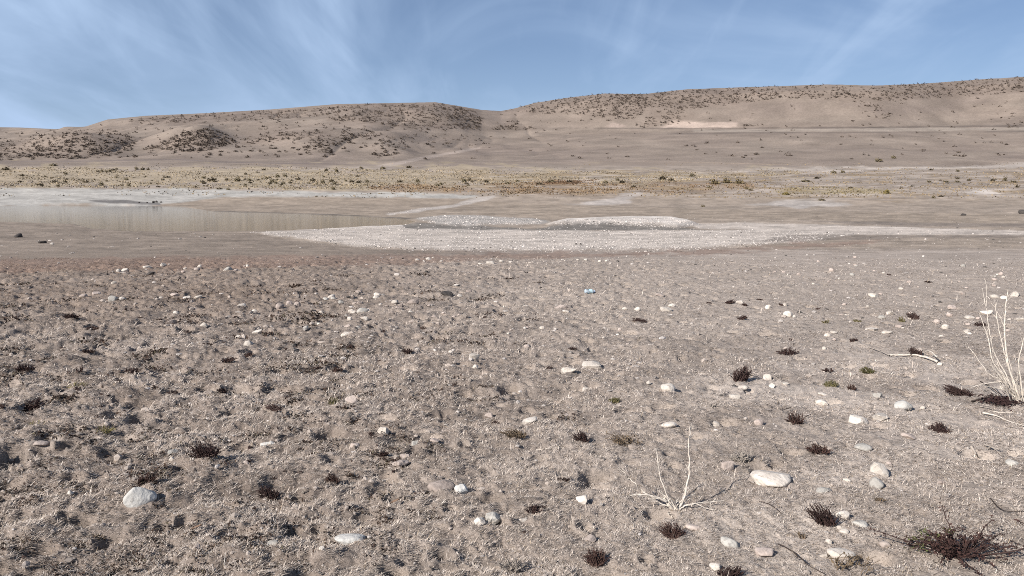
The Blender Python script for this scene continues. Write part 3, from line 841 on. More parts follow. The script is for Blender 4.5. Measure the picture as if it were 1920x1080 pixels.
# broken clods of dry soil, thick on the trampled side
NC = 18000
nx = RNG.uniform(-520, 2440, NC); ny = 1110 - 600 * RNG.random(NC) ** 1.1
kp = RNG.random(NC) < np.where(nx < 820 + (1080 - ny) * .35, 1, .28)
kp &= fbm(nx / 120, ny / 60, 180, 3) > RNG.uniform(-.5, .35, NC)
x, y, z, ok = at0(nx[kp], ny[kp]); z = zfull(x, y); dist = np.hypot(x, y)
sz = np.clip(RNG.gamma(2.2, .0065, len(x)) * np.clip(dist / 4.0, .8, 3.0), .007, .09)
cb = RNG.uniform(.20, .38, len(x)); cc = np.stack([cb, cb * .85, cb * .745], 1)
o = link('soil_clods', pebbles('soil_clods', x, y, z - sz * .1, sz, cc, 1, .9), M_pebble)
tag(o, 'broken crumbs of dry soil strewn over the trampled ground', 'soil', None, 'stuff')

# ------------------------------------------------------------------ straw
def blades(name, x, y, z, length, width, tilt, az, colr, bend=.35):
    n = len(x)
    dx = np.cos(az); dy = np.sin(az)
    ct = np.cos(tilt); st = np.sin(tilt)
    sx = -dy * width / 2; sy = dx * width / 2
    mx = x + dx * ct * length * .5; my = y + dy * ct * length * .5; mz = z + st * length * .5 + bend * .18 * length
    tx = x + dx * ct * length; ty = y + dy * ct * length; tz = z + st * length * (1 - .5 * bend)
    V = np.empty((n, 5, 3))
    V[:, 0] = np.stack([x - sx, y - sy, z - .002], 1); V[:, 1] = np.stack([x + sx, y + sy, z - .002], 1)
    V[:, 2] = np.stack([mx + sx * .8, my + sy * .8, mz], 1); V[:, 3] = np.stack([mx - sx * .8, my - sy * .8, mz], 1)
    V[:, 4] = np.stack([tx, ty, tz], 1)
    b = np.arange(n) * 5
    return mesh_np(name, V.reshape(-1, 3), np.stack([b, b + 1, b + 2, b + 3], 1), np.stack([b + 3, b + 2, b + 4], 1), np.repeat(colr, 5, axis=0), False)

NB = 1000000
bx_ = RNG.uniform(-520, 2440, NB); by_ = 1130 - 645 * RNG.random(NB)
dxx, dyy, dzz = ray(bx_, by_)
for _ in range(1):
    t_ = -H / dzz
    Yp = dyy * t_
    for _i in range(6):
        t_ = (zbase(Yp) - H) / dzz; Yp = dyy * t_
    X = dxx * t_; Y = Yp
keep = np.isfinite(X) & (Y > 1.5) & (Y < 25)
X, Y = X[keep], Y[keep]
cov = fbm(X / .35, Y / .35, 120, 3) + .5 * fbm(X / 1.4, Y / 1.1, 124, 3)
u = X / Y
thr = -1.1 + .85 * ss(.08, .36, u)
keep = ((cov > thr) | (RNG.random(len(X)) < .22)) & (mat_noise(X, Y) > RNG.uniform(-.55, -.05, len(X)))
gx = (X / .25).astype(int)
for (rx, ry, rr) in ROCKXY:
    if ry < 15:
        keep &= np.hypot(X - rx, Y - ry) > rr * 1.0
X, Y, cov = X[keep], Y[keep], cov[keep]
n = len(X)
D = np.hypot(X, Y)
Z = zfull(X, Y)
sc = np.clip((D / 3.9), .8, 6) ** .85
ln = RNG.gamma(4, .0056, n) * sc
wd = RNG.uniform(.0011, .0027, n) * sc
tl = np.abs(RNG.normal(.08, .24, n)) * (1 - .45 * ss(.0, .25, X / Y)); up = RNG.random(n) < .018
tl[up] = RNG.uniform(.5, 1.2, up.sum())
tl *= np.where(D > 8, .7, 1)
flow = 1.2 * fbm(X / .6, Y / .6, 130, 2) * np.pi
az = flow + RNG.normal(0, 1.25, n)
pal = np.array([(.62, .53, .455), (.52, .44, .375), (.34, .275, .228), (.72, .63, .545), (.20, .155, .126), (.07, .052, .042), (.40, .315, .225)])
ci = RNG.choice(len(pal), n, p=[.24, .24, .16, .12, .12, .06, .06])
cc = pal[ci] * RNG.uniform(.8, 1.15, n)[:, None] * (1 + .12 * fbm(X / 1.1, Y / 1.1, 135, 3))[:, None]
brown = ss(7.5, 13, Y) * ss(.06, -.4, X / Y)
cc = cc * (1 - brown[:, None] * np.array([.34, .42, .48]))
o = link('dry_grass', blades('dry_grass', X, Y, Z, ln, wd, tl, az, cc, .15), M_straw)
tag(o, 'short dead grass and straw matted over the near soil', 'grass', None, 'stuff')

# far meadow of dry grass on the opposite shore
gx, gy = in_zones(['grass', 'orange', 'olive', 'rust', 'flats'], [26000, 5200, 500, 600, 9000])
ex = RNG.uniform(-200, 2120, 11000); ey = RNG.uniform(306, 390, 11000)
mk = fbm(ex / 60, ey / 5, 140, 3) > .12
mg = fbm(gx / 70, gy / 4, 142, 4) + .5 * fbm(gx / 14, gy / 2.5, 144, 3) > RNG.uniform(-.45, .5, len(gx))
gx, gy = gx[mg], gy[mg]
wch = np.concatenate([np.zeros(0)])
zi = []
for k in ('orange', 'olive', 'rust'):
    zi.append(sdist(gx, gy, ZP[k]) < 4)
gx2 = np.concatenate([gx, ex[mk]]); gy2 = np.concatenate([gy, ey[mk]])
colg = np.empty((len(gx2), 3)); colg[:] = (.335, .268, .18)
colg[:len(gx)][(gx > 1150) & ~(sdist(gx, gy, ZP['grass']) < 0)] = (.27, .205, .128); colg[:len(gx)][zi[0]] = (.225, .155, .095); colg[:len(gx)][zi[1]] = (.255, .207, .122); colg[:len(gx)][zi[2]] = (.18, .115, .07)
colg[len(gx):] = np.where((fbm(gx2[len(gx):] / 55, gy2[len(gx):] / 3, 191, 3) > .05)[:, None], (.27, .20, .115), (.20, .165, .125))
colg *= RNG.uniform(.6, 1.0, len(gx2))[:, None] * (1 + .5 * fbm(gx2 / 60, gy2 / 4, 146, 3))[:, None]
x, y, z, ok = at0(gx2, gy2)
m = ok & (y > 232)
x, y, z, colg = x[m], y[m], z[m], colg[m]; n = len(x)
o = link('meadow_grass', blades('meadow_grass', x, y, z, RNG.uniform(.15, .50, n), RNG.uniform(.25, .6, n), RNG.uniform(.7, 1.5, n), RNG.uniform(0, 6.28, n), colg), M_straw)
tag(o, 'pale yellow dry grass belt along the far shore', 'grass', None, 'stuff')

# ------------------------------------------------------------------ bushes and scrub far away
def bush_mesh(name, seed, n=60, c=(.06, .052, .036)):
    rg = np.random.default_rng(seed)
    V = []; Fq = []; C = []
    for i in range(n):
        d = rg.normal(size=3); d /= np.linalg.norm(d)
        d[2] = abs(d[2])
        p = d * rg.uniform(.45, 1.0) * np.array([.5, .5, .62]) * (1 + .25 * rg.normal())
        s = rg.uniform(.10, .2)
        a = rg.normal(size=3); a /= np.linalg.norm(a); b_ = np.cross(a, rg.normal(size=3)); b_ /= np.linalg.norm(b_)
        k = len(V)
        V += [p - a * s, p + b_ * s * .7, p + a * s, p - b_ * s * .7]
        Fq.append((k, k + 1, k + 2, k + 3))
        f = rg.uniform(.6, 1.35)
        C += [[v * f for v in c]] * 4
    V = np.array(V); V[:, 2] = np.maximum(V[:, 2], -.06)
    return mesh_np(name, V, np.array(Fq), None, np.array(C), False)

sx_, sy_ = [], []
for poly, k in SCRUB_REG:
    P_ = np.array(poly, float); lo = P_.min(0); hi = P_.max(0)
    x = RNG.uniform(lo[0], hi[0], k * 16); y = RNG.uniform(lo[1], hi[1], k * 16)
    m = (sdist(x, y, P_) < 6 * fbm(x / 20, y / 8, 150, 3)) & (fbm(x / 16, y / 7, 152, 3) > -.55)
    k = int(k * 1.3); sx_.append(x[m][:k]); sy_.append(y[m][:k])
sx_ = np.concatenate(sx_); sy_ = np.concatenate(sy_)
x, y, z, ok = at0(sx_, sy_)
m = ok & (y > 375) & (y < 1250)
x, y, z = x[m], y[m], z[m]
size = RNG.uniform(1.0, 2.6, len(x)) * (1 + .25 * RNG.random(len(x)))
show = np.argsort(-(size / y))
PROT = [bush_mesh('hill_shrub', 300 + i, 46, (.125, .098, .08)) for i in range(8)]
for i in show[:290]:
    o = link('hill_shrub', PROT[i % 8], M_leaf)
    o.location = (x[i], y[i], z[i] - .05); s = size[i]
    o.scale = (s * random.uniform(.9, 1.3), s, s * random.uniform(.55, .8)); o.rotation_euler.z = random.uniform(0, 6.28)
    tag(o, 'dark scrub bush dotted over the dry far hillside', 'shrub', 'scrub bushes on the far hills')
rest = show[290:]
Vs, Fs, Cs = [], [], []
PV = []
for p in [bush_mesh('scrub', 400 + i, 20, (.125, .098, .08)) for i in range(6)]:
    v = np.empty(len(p.vertices) * 3); p.vertices.foreach_get('co', v)
    c = np.empty(len(p.vertices) * 4); p.attributes['Col'].data.foreach_get('color', c)
    q = np.empty(len(p.polygons) * 4, int); p.loops.foreach_get('vertex_index', q)
    PV.append((v.reshape(-1, 3), q.reshape(-1, 4), c.reshape(-1, 4)[:, :3]))
    bpy.data.meshes.remove(p)
off = 0
for i in rest:
    v, q, c = PV[i % 6]
    s = size[i]; v = v * 1.25
    Vs.append(v * np.array([s * 1.1, s, s * .68]) + np.array([x[i], y[i], z[i] - .05])); Fs.append(q + off); Cs.append(c); off += len(v)
o = link('hill_scrub', mesh_np('hill_scrub', np.concatenate(Vs), np.concatenate(Fs), None, np.concatenate(Cs), False), M_leaf)
tag(o, 'dark low scrub covering the far hill crests', 'scrub', None, 'stuff')

BUSH = [(12, 318, 14, 7), (42, 329, 9, 5), (85, 331, 7, 3), (103, 340, 9, 4), (123, 341, 7, 5), (157, 340, 5, 4), (184, 321, 6, 4), (191, 321, 6, 4), (199, 322, 6, 4), (206, 321, 6, 5), (212, 319, 7, 5), (219, 317, 6, 4),
        (273, 331, 5, 3), (313, 332, 13, 4), (75, 346, 13, 4), (237, 337, 8, 5), (100, 310, 14, 4), (256, 317, 7, 6), (268, 318, 7, 7), (278, 318, 6, 6),
        (398, 338, 16, 8), (412, 354, 10, 4), (380, 341, 8, 5), (447, 338, 10, 7), (468, 338, 8, 5), (510, 341, 9, 6), (560, 336, 8, 6), (587, 339, 10, 8), (605, 343, 9, 7), (622, 340, 8, 7), (631, 322, 7, 8), (612, 320, 6, 7), (545, 343, 7, 5),
        (718, 316, 11, 5), (767, 314, 9, 6), (677, 315, 8, 4), (783, 341, 8, 7), (870, 341, 10, 8), (881, 338, 5, 10), (913, 341, 8, 6), (952, 344, 9, 5), (1012, 345, 10, 5), (1033, 341, 14, 6), (1068, 341, 12, 6), (1167, 342, 11, 7), (1188, 350, 8, 5),
        (660, 341, 10, 6), (673, 342, 9, 6), (688, 341, 7, 6), (750, 341, 10, 6), (1243, 336, 14, 9), (1258, 338, 10, 7), (1340, 344, 16, 10), (1362, 342, 16, 10), (1385, 343, 15, 9), (1400, 354, 8, 6), (1330, 352, 10, 6),
        (1510, 340, 18, 4), (1532, 334, 12, 5), (1563, 324, 10, 5), (1580, 323, 8, 5), (1647, 302, 14, 6), (1675, 296, 9, 5), (1742, 341, 10, 4), (1773, 341, 12, 4), (1795, 341, 10, 4), (1817, 338, 7, 5), (1862, 339, 9, 7), (1884, 338, 7, 8), (1900, 341, 12, 4),
        (1662, 362, 11, 9), (1473, 364, 13, 6), (1540, 375, 13, 4), (1318, 387, 8, 4), (1595, 352, 8, 4), (1765, 368, 10, 4)]
_rb = random.Random(9)
for _ in range(80):
    px = _rb.choice([_rb.uniform(-20, 660), _rb.uniform(380, 650), _rb.uniform(640, 1940)]); py = _rb.gauss(338, 8) if px < 1400 else _rb.uniform(318, 372)
    if 313 < py < 374: w = _rb.uniform(4, 9); BUSH.append((px, py, w, w * _rb.uniform(.5, .8)))
BP = [bush_mesh('bush', 500 + i, 80, c) for i, c in enumerate([(.13, .106, .066), (.10, .08, .053), (.13, .10, .055), (.16, .125, .05)])]
BXs, BYs, BZs, _ = at0([b[0] for b in BUSH], [b[1] + 1 for b in BUSH])
for bi, (px, py, w, h) in enumerate(BUSH):
    bx, by, bz = BXs[bi:bi + 1], BYs[bi:bi + 1], BZs[bi:bi + 1]
    D = float(by[0])
    kind = 3 if (px, py) in ((1662, 362), (1473, 364)) else (2 if 1320 < px < 1410 else random.choice([0, 1]))
    o = link('bush', BP[kind], M_leaf)
    o.location = (float(bx[0]), D, float(bz[0]) - .03)
    o.scale = (w / F * D * 1.1, w / F * D * .9, h / F * D * 1.35); o.rotation_euler.z = random.uniform(-.4, .4)
    lab = {3: 'yellowish olive bush at the end of the olive grass patch', 2: 'brown bush massed in the brownest patch of the far shore'}.get(kind, 'dark bush rising from the far shore grass')
    tag(o, lab, 'bush', {3: 'olive bushes on the far shore', 2: 'brown bushes on the far shore'}.get(kind, 'dark bushes on the far shore'))

# ------------------------------------------------------------------ tufts, twigs, shrubs
def tube(V, Fq, pts, r0, r1, ns=5):
    pts = [Vector(p) for p in pts]
    k0 = len(V); n = len(pts)
    for i, p in enumerate(pts):
        d = (pts[min(i + 1, n - 1)] - pts[max(i - 1, 0)]).normalized()
        a = d.orthogonal().normalized(); b_ = d.cross(a)
        r = r0 + (r1 - r0) * i / (n - 1)
        for j in range(ns):
            t = 2 * math.pi * j / ns
            q = p + a * (math.cos(t) * r) + b_ * (math.sin(t) * r)
            V.append((q.x, q.y, q.z))
    for i in range(n - 1):
        for j in range(ns):
            Fq.append((k0 + i * ns + j, k0 + i * ns + (j + 1) % ns, k0 + (i + 1) * ns + (j + 1) % ns, k0 + (i + 1) * ns + j))

def smooth_pts(pts, m=4, wob=0.0):
    P_ = [Vector(p) for p in pts]
    if len(P_) < 3:
        P_ = [P_[0], (P_[0] + P_[-1]) / 2, P_[-1]]
    out = []
    for i in range(len(P_) - 1):
        p0 = P_[max(i - 1, 0)]; p1 = P_[i]; p2 = P_[i + 1]; p3 = P_[min(i + 2, len(P_) - 1)]
        for k in range(m):
            t = k / m
            q = .5 * ((2 * p1) + (p2 - p0) * t + (2 * p0 - 5 * p1 + 4 * p2 - p3) * t * t + (3 * p1 - p0 - 3 * p2 + p3) * t ** 3)
            if wob and (i or k): q = q + Vector((random.uniform(-wob, wob), random.uniform(-wob, wob), random.uniform(-wob, wob)))
            out.append(q)
    out.append(P_[-1])
    return out

def mesh_py(name, V, Fq): return mesh_np(name, np.array(V), np.array(Fq), None, None, True)

M_tuft = {
    'dark': (mat_plain('dark_stem', (.05, .03, .026), .9, .4, 15), mat_plain('dark_leaf', (.032, .017, .016), .9, .45, 40)),
    'red': (mat_plain('red_stem', (.07, .042, .034), .9, .4, 15), mat_plain('red_leaf', (.052, .027, .023), .9, .4, 40)),
    'green': (mat_plain('olive_stem', (.12, .10, .05), .9, .3, 15), mat_plain('olive_leaf', (.085, .092, .034), .8, .4, 40)),
    'yellow': (mat_plain('yellow_stem', (.24, .20, .10), .9, .3, 15), mat_plain('yellow_leaf', (.20, .18, .07), .8, .35, 40)),
    'grey': (M_greytwig, mat_plain('grey_leaf', (.18, .16, .145), .9, .35, 40)),
    'brown': (mat_plain('brown_stem', (.15, .11, .075), .9, .3, 15), mat_plain('brown_leaf', (.13, .095, .06), .9, .3, 40)),
}
def tuft(px, py, w, h, style, label, dens=1.0, group=None):
    x, y, z = place(px, py + h * .35)
    x, y = float(x[0]), float(y[0]); z = float(zfull(np.array([x]), np.array([y]))[0])
    D = math.hypot(x, y, H); m = D / F
    W = w * m; Hh = max(.35 * W, h * m * 1.05)
    sm, lm = M_tuft[style]
    V, Fq, LV, LF = [], [], [], []
    small = w < 22
    n = int((26 if small else 60 if w < 45 else 110) * dens * random.uniform(.55, 1.15))
    ln_ = Vector((random.gauss(0, .22), random.gauss(0, .16), 0)) * W; hv = random.uniform(.5, .95); sq = random.uniform(.6, 1.0)
    rs = max(.0011, .00042 * D)
    for i in range(n):
        a = random.uniform(0, 2 * math.pi); br = W * .20 * math.sqrt(random.random())
        b0 = Vector((math.cos(a) * br * 1.3, math.sin(a) * br, -.006))
        a2 = a + random.uniform(-.7, .7)
        out = W * .5 * random.random() ** .7; hh = Hh * random.uniform(.45, 1.1) * (1 - .55 * (out / (W * .5)) ** 2)
        tip = Vector((math.cos(a2) * out, math.sin(a2) * out * .85 * sq, hh * hv)) + ln_ * (hh / Hh)
        mid = (b0 + tip) / 2 + Vector((random.uniform(-1, 1), random.uniform(-1, 1), .6)) * W * .06
        pts = smooth_pts([b0, mid, tip], 2, W * .012)
        tube(V, Fq, pts, rs * 1.5, rs * .6, 3)
        nl = 5 if small else 8
        for k in range(int(nl * dens) if dens >= 1 else nl // 2):
            t = random.uniform(.15, 1.0)
            p = b0.lerp(mid, t * 2) if t < .5 else mid.lerp(tip, t * 2 - 1)
            p = p + Vector((random.gauss(0, 1), random.gauss(0, 1), random.gauss(0, .7))) * W * .025
            s = max(.0025, W * random.uniform(.016, .036))
            u_ = Vector((random.gauss(0, 1), random.gauss(0, 1), random.gauss(0, 1))).normalized()
            v_ = u_.orthogonal().normalized() * .45
            kk = len(LV)
            for q in (p - u_ * s, p + v_ * s, p + u_ * s, p - v_ * s): LV.append((q.x, q.y, max(q.z, -.004)))
            LF.append((kk, kk + 1, kk + 2, kk + 3))
    if small:
        k = len(V)
        me = mesh_py('plant_tuft', V + LV, Fq + [tuple(i + k for i in f) for f in LF])
        me.materials.append(sm); me.materials.append(lm)
        mi = np.array([0] * len(Fq) + [1] * len(LF), np.int32); me.polygons.foreach_set('material_index', mi)
        o = link('plant_tuft', me)
    else:
        o = bpy.data.objects.new('plant_tuft', None); o.empty_display_size = .05; COL.objects.link(o)
        link('stems', mesh_py('stems', V, Fq), sm, o)
        link('leaves', mesh_py('leaves', LV, LF), lm, o)
    o.location = (x, y, z)
    tag(o, label, 'plant', group)
    return o

random.seed(31)
TUFTS = [
 (57, 756, 54, 20, 'dark', 'wide flat dark tuft in the trampled soil by the frame edge'),
 (387, 858, 66, 42, 'dark', 'largest black tuft in the trampled soil, right of a white pebble'),
 (273, 914, 46, 24, 'red', 'dark red tuft directly behind the big rounded grey stone'),
 (60, 1032, 60, 28, 'dark', 'dark twiggy tuft in the bottom corner of the trampled soil'),
 (627, 904, 34, 22, 'red', 'reddish brown tuft beside a pale rim of soil'),
 (507, 918, 50, 26, 'dark', 'sparse black tuft beside the pale hollow'),
 (195, 805, 42, 19, 'yellow', 'brightest yellow green tuft in the trampled soil'),
 (72, 793, 40, 16, 'yellow', 'faint yellow green tuft below the wide flat dark one'),
 (143, 726, 34, 14, 'yellow', 'small yellow green tuft above the hoof holes'),
 (627, 752, 28, 22, 'green', 'green tuft right above the deepest hoof hole'),
 (1152, 746, 30, 14, 'green', 'fresh green tuft left of a rounded white stone'),
 (1093, 820, 38, 26, 'dark', 'dark tuft behind the brown stubble patch'),
 (1000, 958, 44, 20, 'dark', 'low black tuft between white stones in the straw'),
 (1117, 1043, 56, 40, 'red', 'dark red bristling tuft at the bottom edge'),
 (1263, 998, 52, 32, 'red', 'reddish tuft just below the pale twig plant'),
 (1227, 966, 30, 14, 'red', 'small reddish sprig left of the pale twig plant base'),
 (1057, 898, 28, 12, 'dark', 'tiny dark sprig in open straw above a white lump'),
 (957, 1050, 64, 36, 'grey', 'grey leafless stubble clump at the bottom edge'),
 (717, 857, 26, 14, 'dark', 'little dark sprig left of the pinkish slab'),
 (1073, 656, 22, 11, 'dark', 'dark sprig beyond the flat white slab'),
 (1027, 684, 20, 15, 'dark', 'compact dark sprig left of the broad flat white stone'),
 (1050, 602, 17, 8, 'dark', 'tiny dark sprig beyond the straw below the flat stone'),
 (1203, 598, 36, 10, 'dark', 'long thin dark sprig below the bright round stone'),
 (1200, 633, 20, 12, 'grey', 'thin grey sprig in the open straw'),
 (955, 730, 36, 14, 'dark', 'dark tuft inside a hollow of the straw'),
 (1475, 654, 44, 22, 'dark', 'bristly comb-like dark tuft in open straw'),
 (1387, 704, 48, 30, 'dark', 'bushy dark tuft above two white stones'),
 (1493, 786, 40, 30, 'red', 'dark tuft with two long curved twigs'),
 (1553, 687, 27, 14, 'dark', 'low dark sprigs above the green plants'),
 (1365, 567, 23, 9, 'dark', 'low black tuft just left of a flat white stone'),
 (1388, 598, 23, 9, 'dark', 'black tuft in the open slope left of the bright domed stone'),
 (1332, 567, 13, 6, 'dark', 'small black tuft first in the row of three'),
 (1397, 572, 13, 6, 'dark', 'small black tuft in front of a flat white stone'),
 (1465, 573, 10, 5, 'dark', 'tiny black tuft touching a pale stone'),
 (1717, 594, 28, 13, 'dark', 'dark tuft above the dark green one on the firmer slope'),
 (1842, 608, 26, 10, 'dark', 'black tuft behind the stems of the bleached shrub'),
 (1720, 662, 26, 16, 'dark', 'dark thin tuft growing behind the fallen pale branch'),
 (1810, 734, 50, 19, 'dark', 'long black tuft left of the bleached shrub base'),
 (1742, 528, 15, 6, 'dark', 'tiny black tuft high on the firmer slope'),
 (1667, 515, 9, 4, 'dark', 'tiny dark speck of a tuft beyond the others'),
 (1425, 560, 16, 6, 'dark', 'thin dark tuft beyond the rounded pale stone'),
 (1532, 578, 12, 5, 'dark', 'tiny dark tuft right of the bright domed stone'),
 (1598, 640, 19, 8, 'dark', 'thin dark tuft beyond the fallen pale branch'),
 (1570, 620, 13, 8, 'grey', 'grey thin sprig by a flat pale stone'),
 (1597, 723, 22, 14, 'red', 'reddish sprig right of the low green plant'),
 (1337, 763, 25, 12, 'grey', 'grey sprig above the plump white stone'),
 (1763, 807, 46, 14, 'dark', 'low spreading sprigs on bare soil'),
 (1483, 637, 9, 5, 'dark', 'tiny dark tuft above the comb-like one'),
 (1547, 604, 21, 11, 'green', 'grey green tuft right of the bright domed stone'),
 (1608, 600, 18, 9, 'green', 'round dark green tuft in the middle of the firmer slope'),
 (1692, 600, 19, 11, 'green', 'brownish green tuft touching a dark one'),
 (1713, 624, 23, 13, 'green', 'dark green tuft below the dark one on the firmer slope'),
 (1630, 693, 32, 14, 'green', 'spreading green plant above the reddish sprig'),
 (1557, 718, 30, 10, 'green', 'low green plant left of the reddish sprig'),
 (1535, 843, 52, 30, 'red', 'dense dark red tuft on bare soil left of a bluish grey stone'),
 (1550, 971, 58, 44, 'dark', 'bristly dark tuft in front of a white stone'),
 (1650, 938, 24, 10, 'brown', 'thin brown sprig below the rounded grey stone'),
 (1363, 1075, 58, 24, 'dark', 'black tuft cut by the bottom edge'),
 (1390, 857, 56, 26, 'grey', 'bare grey twiggy sprig behind the pinkish chunk'),
 (1180, 826, 80, 16, 'brown', 'brown stubble patch behind the pale twig plant'),
 (970, 819, 54, 13, 'brown', 'faint brown stubble below the long white slab'),
 (1505, 1000, 26, 16, 'brown', 'small brown sprig left of the bristly dark tuft'),
 (180, 1000, 40, 18, 'brown', 'faint brown sprig below the big rounded grey stone'),
]
for t_ in TUFTS:
    tuft(*t_, dens=.55 if t_[4] in ('brown', 'grey', 'yellow') else 1.0)

random.seed(41)
for (px, py, w) in HOLES:
    if any(abs(px - t_[0]) < 24 and abs(py - t_[1]) < 16 for t_ in TUFTS): continue
    tuft(px + random.uniform(-4, 4), py + 2, w * random.uniform(.7, .95), w * .30, random.choice(['dark', 'dark', 'red']), 'low dark plant filling a trampled hollow', .8, 'low dark plants in the hollows')
k = 0
while k < 130:
    px = random.uniform(-20, 1000); py = 1080 - 540 * random.random() ** .8
    if px > 900 - 300 * (py - 540) / 540 * random.random() and random.random() < .7: continue
    if fbm(np.array([px / 90.]), np.array([py / 45.]), 160, 3)[0] < .0: continue
    w = random.uniform(9, 20) * (.55 + .6 * (py - 540) / 540)
    tuft(px, py, w, w * .34, random.choice(['dark', 'dark', 'red', 'grey']), 'tiny dark sprig in the trampled straw', .7, 'tiny dark sprigs in the trampled straw')
    k += 1

# dark leaf flakes: withered plants that also stand in for shade in hollows
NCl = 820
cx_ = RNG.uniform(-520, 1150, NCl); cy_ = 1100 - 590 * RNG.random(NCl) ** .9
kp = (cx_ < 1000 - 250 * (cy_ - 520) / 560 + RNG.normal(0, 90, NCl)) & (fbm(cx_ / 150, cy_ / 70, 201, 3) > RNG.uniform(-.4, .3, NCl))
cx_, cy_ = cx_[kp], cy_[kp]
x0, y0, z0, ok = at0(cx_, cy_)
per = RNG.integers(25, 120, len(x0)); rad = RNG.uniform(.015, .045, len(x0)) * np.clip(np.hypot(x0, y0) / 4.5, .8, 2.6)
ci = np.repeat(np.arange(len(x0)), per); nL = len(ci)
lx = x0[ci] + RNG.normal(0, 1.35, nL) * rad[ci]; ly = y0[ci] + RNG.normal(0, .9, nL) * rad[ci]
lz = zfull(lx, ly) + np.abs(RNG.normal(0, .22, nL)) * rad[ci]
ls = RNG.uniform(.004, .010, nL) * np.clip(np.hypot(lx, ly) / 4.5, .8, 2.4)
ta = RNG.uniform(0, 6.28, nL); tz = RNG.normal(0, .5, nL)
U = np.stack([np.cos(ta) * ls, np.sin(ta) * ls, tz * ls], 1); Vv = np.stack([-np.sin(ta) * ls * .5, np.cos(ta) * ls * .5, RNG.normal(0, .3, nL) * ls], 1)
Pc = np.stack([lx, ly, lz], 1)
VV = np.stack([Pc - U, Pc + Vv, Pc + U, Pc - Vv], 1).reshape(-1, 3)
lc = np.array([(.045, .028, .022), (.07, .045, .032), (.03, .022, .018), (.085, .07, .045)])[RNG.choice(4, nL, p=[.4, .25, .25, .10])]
o = link('leaf_shade_patches', mesh_np('leaf_shade_patches', VV, np.arange(nL * 4).reshape(-1, 4), None, np.repeat(lc, 4, axis=0), False), M_leaf)
tag(o, 'withered dark leaf flakes, also standing in for shaded hollows in the trampled soil', 'ground cover', None, 'stuff')

# big dead bush near the bottom corner
def big_bush():
    px, py = 1795, 1045
    x, y, z = place(px, py); x, y = float(x[0]), float(y[0]); z = float(zfull(np.array([x]), np.array([y]))[0])
    m = math.hypot(x, y, H) / F; W = 150 * m
    root = bpy.data.objects.new('dead_bush', None); COL.objects.link(root); root.location = (x, y, z)
    tag(root, 'big sprawling dead bush with dark leaves in the bottom corner', 'bush')
    V, Fq, LV, LF, GV, GF = [], [], [], [], [], []
    random.seed(5)
    for i in range(80):
        a = random.uniform(0, 2 * math.pi); b0 = Vector((math.cos(a) * W * .12 * random.random(), math.sin(a) * W * .08 * random.random(), -.01))
        out = W * (.15 + .42 * random.random()); hh = random.uniform(.015, .13) * (1.2 - out / W)
        tip = Vector((math.cos(a) * out * 1.05, math.sin(a) * out * .7, hh))
        mid = (b0 + tip) / 2 + Vector((random.uniform(-1, 1), random.uniform(-1, 1), 1.1)) * W * .05
        mid = mid + Vector((random.gauss(0, 1), random.gauss(0, 1), random.uniform(0, 1))) * W * .05
        pts = smooth_pts([b0, mid, (mid + tip) / 2 + Vector((random.gauss(0, 1), random.gauss(0, 1), random.gauss(0, .6))) * W * .035, tip], 3, W * .008)
        tube(V, Fq, pts, .0024, .0009, 4)
        green = math.cos(a) < -.2 and math.sin(a) > .1 and random.random() < .5
        for k in range(30):
            t = random.uniform(.1, 1.0)
            p = pts[int(t * (len(pts) - 1))] + Vector((random.gauss(0, 1), random.gauss(0, 1), random.gauss(0, .7))) * W * .014
            s = random.uniform(.003, .0075); u_ = Vector((random.gauss(0, 1), random.gauss(0, 1), random.gauss(0, 1))).normalized(); v_ = u_.orthogonal().normalized() * .5
            TV, TF = (GV, GF) if green and t > .6 else (LV, LF)
            kk = len(TV)
            for q in (p - u_ * s, p + v_ * s, p + u_ * s, p - v_ * s): TV.append((q.x, q.y, max(q.z, -.003)))
            TF.append((kk, kk + 1, kk + 2, kk + 3))
    # long curved runner on one side
    for (pts) in (((.05, -.02, .01), (.22, -.05, .05), (.33, .0, .07), (.36, .07, .09), (.33, .14, .10)), ((.0, 0, .01), (-.2, .05, .05), (-.33, .1, .08)), ((0, 0, 0), (.01, .1, .1), (.0, .14, .17)), ((.05, 0, 0), (.17, .12, .06), (.26, .2, .08)), ((.0, -.05, .0), (-.02, -.16, .02), (.0, -.24, .01))):
        q = smooth_pts([Vector(p) for p in pts], 4, .003)
        tube(V, Fq, q, .0035, .0013, 5)
        for c in q[3:]:
            for k in range(5):
                p = c + Vector((random.gauss(0, 1), random.gauss(0, 1), random.gauss(0, 1))) * .008
                s = random.uniform(.004, .009); u_ = Vector((random.gauss(0, 1), random.gauss(0, 1), random.gauss(0, 1))).normalized(); v_ = u_.orthogonal().normalized() * .5
                kk = len(LV)
                for e in (p - u_ * s, p + v_ * s, p + u_ * s, p - v_ * s): LV.append((e.x, e.y, e.z))
                LF.append((kk, kk + 1, kk + 2, kk + 3))
    link('branches', mesh_py('branches', V, Fq), M_tuft['dark'][0], root)
    link('leaves', mesh_py('leaves', LV, LF), M_tuft['red'][1], root)
    if GV: tag(link('leaves', mesh_py('leaves', GV, GF), M_tuft['green'][1], root), 'olive green leaves on the upper twigs')
big_bush()

def on_ray(px, py, Y):
    dx, dy, dz = ray(px, py)
    t = Y / float(dy)
    return Vector((float(dx) * t, Y, H + float(dz) * t))

